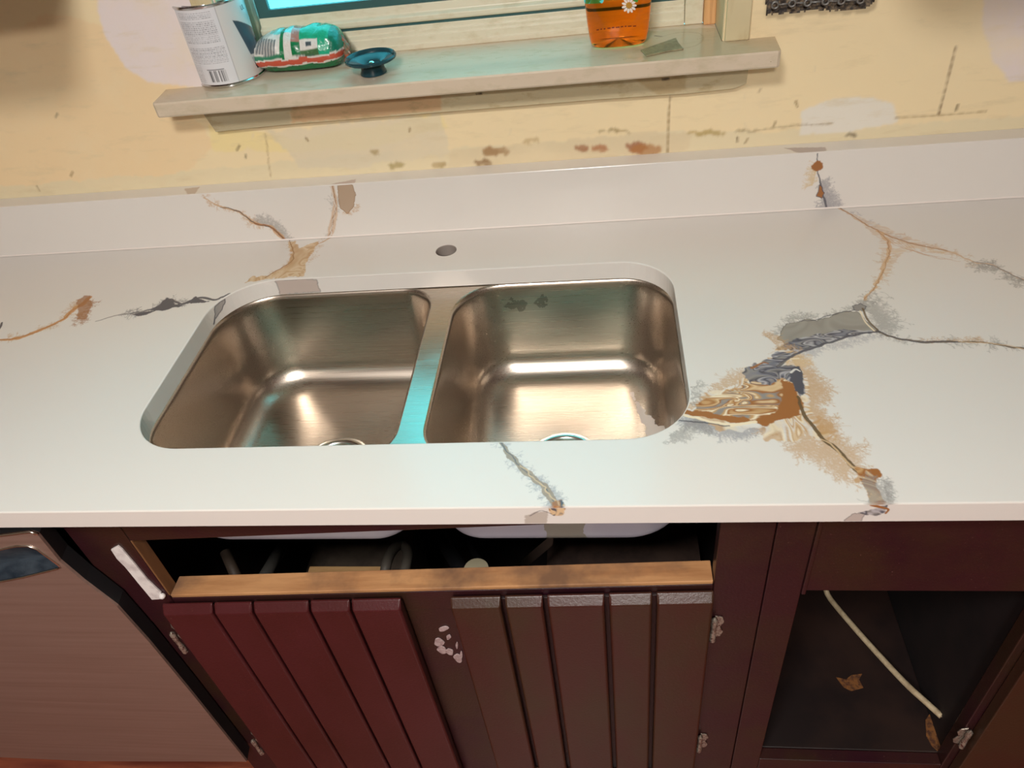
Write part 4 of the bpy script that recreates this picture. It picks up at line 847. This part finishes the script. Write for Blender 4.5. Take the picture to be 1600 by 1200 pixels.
# ------------------------------------------------------------------ things on the sill
SZ = .2682
# paint can with a wrapped label
CC = (-.5985, .6905); CRD = .0530; CH = .120
can = empty('paint_can', (CC[0], CC[1], SZ), 'white labelled metal paint can at the left end of the sill', 'can')
lab = Paint(0, 3.5 * CRD, 0, CH - .010, .00055, np.array(lin(214, 212, 210)))
th0 = math.radians(-150)
def lc(deg, h): return ((math.radians(deg) - th0) * CRD, h)
INK = np.array(lin(120, 120, 128)); rr_ = random.Random(3)
def quad(a0, a1, h0, h1, col, al=1): lab.blob([lc(a0, h0), lc(a1, h0), lc(a1, h1), lc(a0, h1)], np.array(lin(*col)), al, warp=0)
quad(-150, -57, 0, .110, (222, 222, 226)); 
def textrows(a0, a1, h0, h1, dh, al=.75):
    h = h1
    while h > h0:
        a = a0
        while a < a1:
            wd = rr_.uniform(1.2, 5); quad(a, min(a + wd, a1), h - dh * .52, h, (122, 124, 132), al * rr_.uniform(.6, 1)); a += wd + rr_.uniform(.5, 1.1)
        h -= dh
textrows(-128, -66, .098, .106, .0026); textrows(-130, -64, .062, .0935, .0027); textrows(-130, -62, .031, .056, .0025); textrows(-134, -116, .004, .030, .0026, .6)
a = -104.0; quad(-106, -74, .0225, .0240, (90, 90, 98), .8)
while a < -72:
    wd = rr_.choice([.5, .8, 1.2, 2.0]); quad(a, a + wd, .004, .0215, (40, 40, 46)); a += wd + rr_.choice([.6, .9, 1.3])
quad(-57.3, -56.6, 0, .110, (170, 168, 170))
lab.blob([lc(-35, .086), lc(-24, .082), lc(-8, .074), lc(20, .060), (lc(22, .028)), lc(5, .030), lc(-12, .030), lc(-20, .031)], np.array(lin(64, 80, 92)), 1, warp=0)
lab.blob([lc(-20, .0265), lc(12, .0265), lc(12, .016), lc(-17, .016)], np.array(lin(176, 180, 186)), 1, warp=0)
lab.blob([lc(-16, .014), lc(20, .0145), lc(20, .006), lc(-14, .008)], np.array(lin(40, 56, 62)), 1, warp=0)
na = int(3.5 * CRD / .0006); nh = int((CH - .010) / .0006)
S_, H_ = np.meshgrid(np.linspace(0, 3.5 * CRD, na), np.linspace(0, CH - .010, nh)); ids = np.arange(na * nh).reshape(nh, na)
A_ = th0 + S_ / CRD
pv = np.c_[(CC[0] + CRD * np.cos(A_)).ravel(), (CC[1] + CRD * np.sin(A_)).ravel(), (SZ + .005 + H_).ravel()]
qf = np.stack([ids[:-1, :-1], ids[:-1, 1:], ids[1:, 1:], ids[1:, :-1]], -1).reshape(-1, 4)
paint_mesh('label', [(pv, qf.tolist(), lab.sample(S_.ravel(), H_.ravel()))], m_can, can, smooth=True)['label'] = 'white printed label with small text, barcode and slate patch'
c0 = (CC[0], CC[1], SZ)
MB().lathe([(.048, 0), (CRD + .0012, .0004), (CRD + .0014, .003), (CRD - .0004, .0046), (CRD - .0006, CH - .0055), (CRD + .0012, CH - .004), (CRD + .0016, CH - .0015), (CRD + .0005, CH), (CRD - .002, CH - .0004), (CRD - .004, CH - .006), (CRD - .007, CH - .0065)], c0, 72, False).build('can_body', m_tin, can, smooth='angle')
lid = MB().lathe([(CRD - .0070, CH - .0062), (CRD - .0085, CH - .001), (CRD - .0105, CH - .001), (CRD - .0125, CH - .0055), (.001, CH - .0055)], c0, 64, True).build('lid', m_tin, can, smooth='angle')
def wrap_text(txt, size, deg, h, R, m, parent, name='lettering', roll=0, skew=0):
    cu = bpy.data.curves.new('t', 'FONT'); cu.body = txt; cu.size = size; cu.resolution_u = 3; to = bpy.data.objects.new('t', cu); COL.objects.link(to)
    dg = bpy.context.evaluated_depsgraph_get(); me = bpy.data.meshes.new_from_object(to.evaluated_get(dg)); bpy.data.objects.remove(to)
    off = parent_world(parent)
    for v in me.vertices:
        x, y = v.co.x, v.co.y; x, y = x * math.cos(roll) - y * math.sin(roll), x * math.sin(roll) + y * math.cos(roll)
        a = math.radians(deg) + x / R; v.co = Vector((CC[0] + R * math.cos(a), CC[1] + R * math.sin(a), SZ + h + y)) - off
    me.materials.clear(); me.materials.append(m); o = bpy.data.objects.new(name, me); COL.objects.link(o); o.parent = parent; return o
labo = [c for c in can.children if c.name.startswith('label')][0]
wrap_text('UL', .010, -9, .098, CRD + .0003, m_ink, labo); wrap_text('ECO', .0085, -17, .0175, CRD + .0003, m_ink, labo); wrap_text('----  ----', .006, -17, .033, CRD + .0003, m_inkw, labo)

# crumpled snack-sized plastic packet
bag = empty('plastic_packet', (-.480, .700, SZ), 'crumpled green and red printed plastic packet between the can and the stopper', 'packet')
nu, nv = 150, 90; BX, BY, BZ = .0760, .030, .0300
bv = []; bc = []
UU = np.linspace(-1, 1, nu); ang = np.linspace(0, 2 * PI, nv, endpoint=False)
G1, G2, RD, WT, CT = [np.array(lin(*c)) for c in ((20, 120, 72), (30, 168, 130), (198, 84, 62), (222, 218, 212), (130, 214, 210))]  # CT: cyan window light painted along the packet's top
DK = np.array(lin(70, 84, 92))
for u in UU:
    thick = (1 - abs(u) ** 8.0) ** .5; wid = (1 - .05 * u * u) * (1 - .24 * max(0, -u) ** 1.6)
    for a in ang:
        ca, sa = math.cos(a), math.sin(a)      # a = 0: front foot, going up over the front to the top and down the back
        y = -BY * math.copysign(abs(ca) ** .75, ca) * max(thick, .10); z = BZ * math.copysign(abs(sa) ** .8, sa) * wid * max(thick, .30)
        y += z * .30 * (1 if z > 0 else 0)
        cr = .0022 * (fbm(np.array([u * 5]), np.array([a * 2]), 3)[0] - .5) * 2 + .0007 * math.sin(14 * u + 2.2 * math.sin(2 * a) + a * 2)
        x = BX * u + .010 * (z / BZ) * (u < 0) * (-u) * 1.2
        bv.append((-.480 + x, .7015 + y * (1 + cr * 12), SZ + BZ + .0005 + (z + cr) * .985 if z > -BZ * .8 else SZ + .0006 + max(0, (z + BZ) * .6)))
        h = (z / BZ + 1) / 2; front = ca > -.15; wv = .02 * math.sin(u * 9)
        if h < .17 + wv + .05 * (u + 1) / 2: c = G1
        elif h < .21 + wv + .05 * (u + 1) / 2: c = WT
        elif h < .36 + wv + .04 * (u + 1) / 2: c = RD
        elif h < .40 + wv + .04 * (u + 1) / 2: c = WT
        elif not front: c = G2
        elif u < -.30:
            k = (u + .86) / .46
            c = CT if h > .93 else (WT if (h > .52 or u < -.9) else np.array(lin(60, 130, 100)))
            if .55 < h < .86 and 0 < k < 1 and (int(k * 34) * 7919 % 5) in (0, 2, 3): c = DK
        elif u < -.20: c = G1
        elif u < -.03: c = WT if h < .95 else CT
        elif u < .16: c = G1 if .48 < h < .80 else (WT if h < .5 else np.array(lin(176, 130, 120)))
        elif u < .55: c = (np.array(lin(70, 110, 70)) if h < .56 else (WT if h < .82 else G2)) if not (.66 < h < .76 and .3 < u < .42) else DK
        else: c = G2 if u < .78 else np.array(lin(20, 120, 96))
        if .44 < h < .50 and .05 < u < .45 and int(u * 60) % 2: c = DK
        bc.append(c)
bf = [(i * nv + j, i * nv + (j + 1) % nv, (i + 1) * nv + (j + 1) % nv, (i + 1) * nv + j) for i in range(nu - 1) for j in range(nv)] + [tuple(range(nv)), tuple((nu - 1) * nv + j for j in range(nv - 1, -1, -1))]
pk = paint_mesh('wrapper', [(np.array(bv), bf, np.array(bc))], m_bag, bag, smooth=True)
# flat crimped end on the right
cr_ = []; cf = []; nn = 14
for i in range(nn):
    for j in range(4): cr_.append((-.4065 + .0045 * j + .001 * math.sin(i * 2), .690 + .004 * math.sin(i * 1.9 + j) - .004 * j + i * .0012, SZ + .0015 + i * (.046 - .006 * j) / nn))
for i in range(nn - 1):
    for j in range(3): cf.append((i * 4 + j, i * 4 + j + 1, i * 4 + j + 5, i * 4 + j + 4))
mb = MB(); mb.add(cr_, cf); ce = mb.build('crimped_end', mat('clear_red_plastic', lin(190, 110, 80), .2, trans=.3, noise=(80, lin(120, 140, 120), .45, .6, U)), bag, smooth=True); ce['label'] = 'reddish flat crimped end of the packet'
so_ = ce.modifiers.new('thick', 'SOLIDIFY'); so_.thickness = .0005

# sink stopper, rim up
st = empty('sink_stopper', (-.3495, .6445, SZ), 'black round sink stopper standing on the sill, teal reflection in its colour', 'sink stopper')
MB().lathe([(.0175, 0), (.0205, .0008), (.0203, .003), (.0185, .007), (.0180, .0120), (.021, .0155), (.026, .0172), (.036, .0195), (.0395, .0215), (.0400, .0245), (.0385, .0262), (.0368, .0250), (.0345, .0208), (.026, .0185), (.0165, .0150), (.0145, .0125), (.001, .0125)], (-.3495, .6445, SZ), 56, True).build('cup', m_teal, st, smooth='angle')
MB().lathe([(.001, 0), (.0045, 0), (.0045, .004), (.0025, .006), (.001, .0062)], (-.3495, .6445, SZ + .0125), 20).build('knob', m_chrome, st, smooth='angle')

# soap bottle
BC = (.0285, .688); bt = empty('soap_bottle', (*BC, SZ), 'clear bottle of orange dish soap with a daisy print on the sill', 'bottle')
prof = [(.0370, .0006), (.0400, .0012), (.0425, .005), (.0445, .015), (.0470, .035), (.0490, .060), (.0495, .090), (.0480, .120), (.0430, .150), (.0330, .172), (.0170, .184), (.0125, .188), (.0125, .196)]
v = []; f = []; nb = 64
for r, z in prof:
    for k in range(nb):
        a = 2 * PI * k / nb; ca, sa = math.cos(a), math.sin(a); e = .72
        v.append((BC[0] + r * math.copysign(abs(ca) ** e, ca), BC[1] + r * .60 * math.copysign(abs(sa) ** e, sa), SZ + z))
for j in range(len(prof) - 1):
    for k in range(nb): f.append((j * nb + k, j * nb + (k + 1) % nb, (j + 1) * nb + (k + 1) % nb, (j + 1) * nb + k))
v.append((BC[0], BC[1], SZ + .010)); c_ = len(v) - 1; f += [(k, c_, (k + 1) % nb) for k in range(nb)]
v.append((BC[0], BC[1], SZ + .196)); c2 = len(v) - 1; f += [((len(prof) - 1) * nb + k, (len(prof) - 1) * nb + (k + 1) % nb, c2) for k in range(nb)]
MB().add(v, f).build('soap_body', m_soap, bt, smooth=True)
MB().lathe([(.0150, .188), (.0160, .189), (.0160, .208), (.0090, .212), (.0070, .226), (.001, .227)], (*BC, SZ), 32).build('cap', m_cap, bt, smooth='angle')
yf = BC[1] - .0298
def bsurf(u, v, lift=.0004):
    p = on(u, v, 'y', BC[1] - .0288)
    for _ in range(4):
        hz = p[2] - SZ; R = np.interp(hz, [q[1] for q in prof], [q[0] for q in prof]); cx = min(abs(p[0] - BC[0]) / R, .985)
        yy = BC[1] - R * .60 * (1 - cx ** (2 / .72)) ** (.72 / 2) - lift; p = on(u, v, 'y', yy)
    return p
def decal(polys, m, name, lift=.0004):
    mb = MB()
    for q in polys:
        c = np.mean(q, 0); P_ = [bsurf(*c, lift)] + [bsurf(*k, lift) for k in q]; n = len(q); mb.add(P_, [(0, i + 1, (i + 1) % n + 1) for i in range(n)])
    return mb.build(name, m, bt, fix=False)
pet = []
for k in range(11):
    a = k * 2 * PI / 11; cx, cy = 983 + 8.2 * math.cos(a), 8.5 + 8.6 * math.sin(a); pet.append([(cx + 3.8 * math.cos(a) * math.cos(q) - 2.0 * math.sin(a) * math.sin(q), cy + 3.8 * math.sin(a) * math.cos(q) + 2.0 * math.cos(a) * math.sin(q)) for q in np.linspace(0, 2 * PI, 11)[:-1]])
dsy = decal(pet, m_petal, 'daisy_print', .0005); decal([[(983 + 5 * math.cos(q), 8.5 + 5 * math.sin(q)) for q in np.linspace(0, 2 * PI, 15)[:-1]]], m_daisy, 'daisy_centre', .0008)
decal([[(988, -6), (994, -8), (998, -2), (996, 4), (990, 2)]], m_leaf, 'leaf_print', .0006)
decal([[(912, -24), (912.5, 2), (914, 5.5), (920, 6), (941, 5), (943, 2), (943.5, -24)]], m_sticker, 'sticker')['label'] = 'pale cyan sticker corner'
decal([[(x, y), (x + w_, y - .5), (x + w_, y + 1.3), (x, y + 1.8)] for x, y, w_ in [(932, 46, 4), (938, 45, 3), (943, 44.5, 3), (949, 43.5, 5), (956, 42.5, 4), (962, 42, 6), (970, 41, 4), (976, 40.5, 3), (981, 40.3, 6), (989, 40.2, 5)]], m_inkred, 'printed_code', .0005)

# cardboard scrap lying on the sill
q = [(1001, 79), (1056, 60), (1060, 68), (1068, 77), (1046, 80), (1010, 88)]
p = [on(u, v, 'z', SZ + .001) for u, v in q]
tag(MB().prism([(k[0], k[1]) for k in p], 'z', SZ + .0002, SZ + .0022).build('cardboard_scrap', m_card, bevel=.0004), 'small torn cardboard scrap lying on the sill beside the soap bottle', 'scrap')

# ------------------------------------------------------------------ out of frame: the wall cabinets that shade the wall, the ceiling lamp
def upper(x0, x1, label):
    u = empty('wall_cabinet', ((x0 + x1) / 2, W, .50), label, 'cabinet')
    MB().box(x0, x1, .345, W - .001, .50, 1.20).build('carcass', m_uc, u, bevel=.002)
    n = 2; wd = (x1 - x0) / n
    for k in range(n):
        d = MB().box(x0 + k * wd + .004, x0 + (k + 1) * wd - .004, .325, .3445, .505, 1.195).build('door', m_uc, u, bevel=.002)
        MB().lathe([(.001, 0), (.008, .002), (.012, .008), (.009, .014), (.001, .016)], (x0 + (k + .85 - .7 * k) * wd, .316, .58), 16).build('knob', m_chrome, d, smooth=True)
upper(-1.50, -.74, 'burgundy wall cabinet left of the window'); upper(.30, 1.05, 'burgundy wall cabinet right of the window')
for LP, wh in ((LAMP_POS, 'nearer the sink'), (LAMP2_POS, 'at the back of the room')):
    cl = empty('ceiling_light', (LP[0], LP[1], CE), 'round ceiling light ' + wh, 'light', 'round ceiling lights')
    MB().lathe([(.06, 0), (.19, -.002), (.195, -.03), (.18, -.032)], (LP[0], LP[1], CE - .0005), 48, False).build('housing', m_lampm, cl, smooth='angle')
    MB().lathe([(.178, -.026), (.17, -.046), (.10, -.060), (.001, -.064)], (LP[0], LP[1], CE - .0005), 48, False).build('diffuser', m_diff, cl, smooth=True)
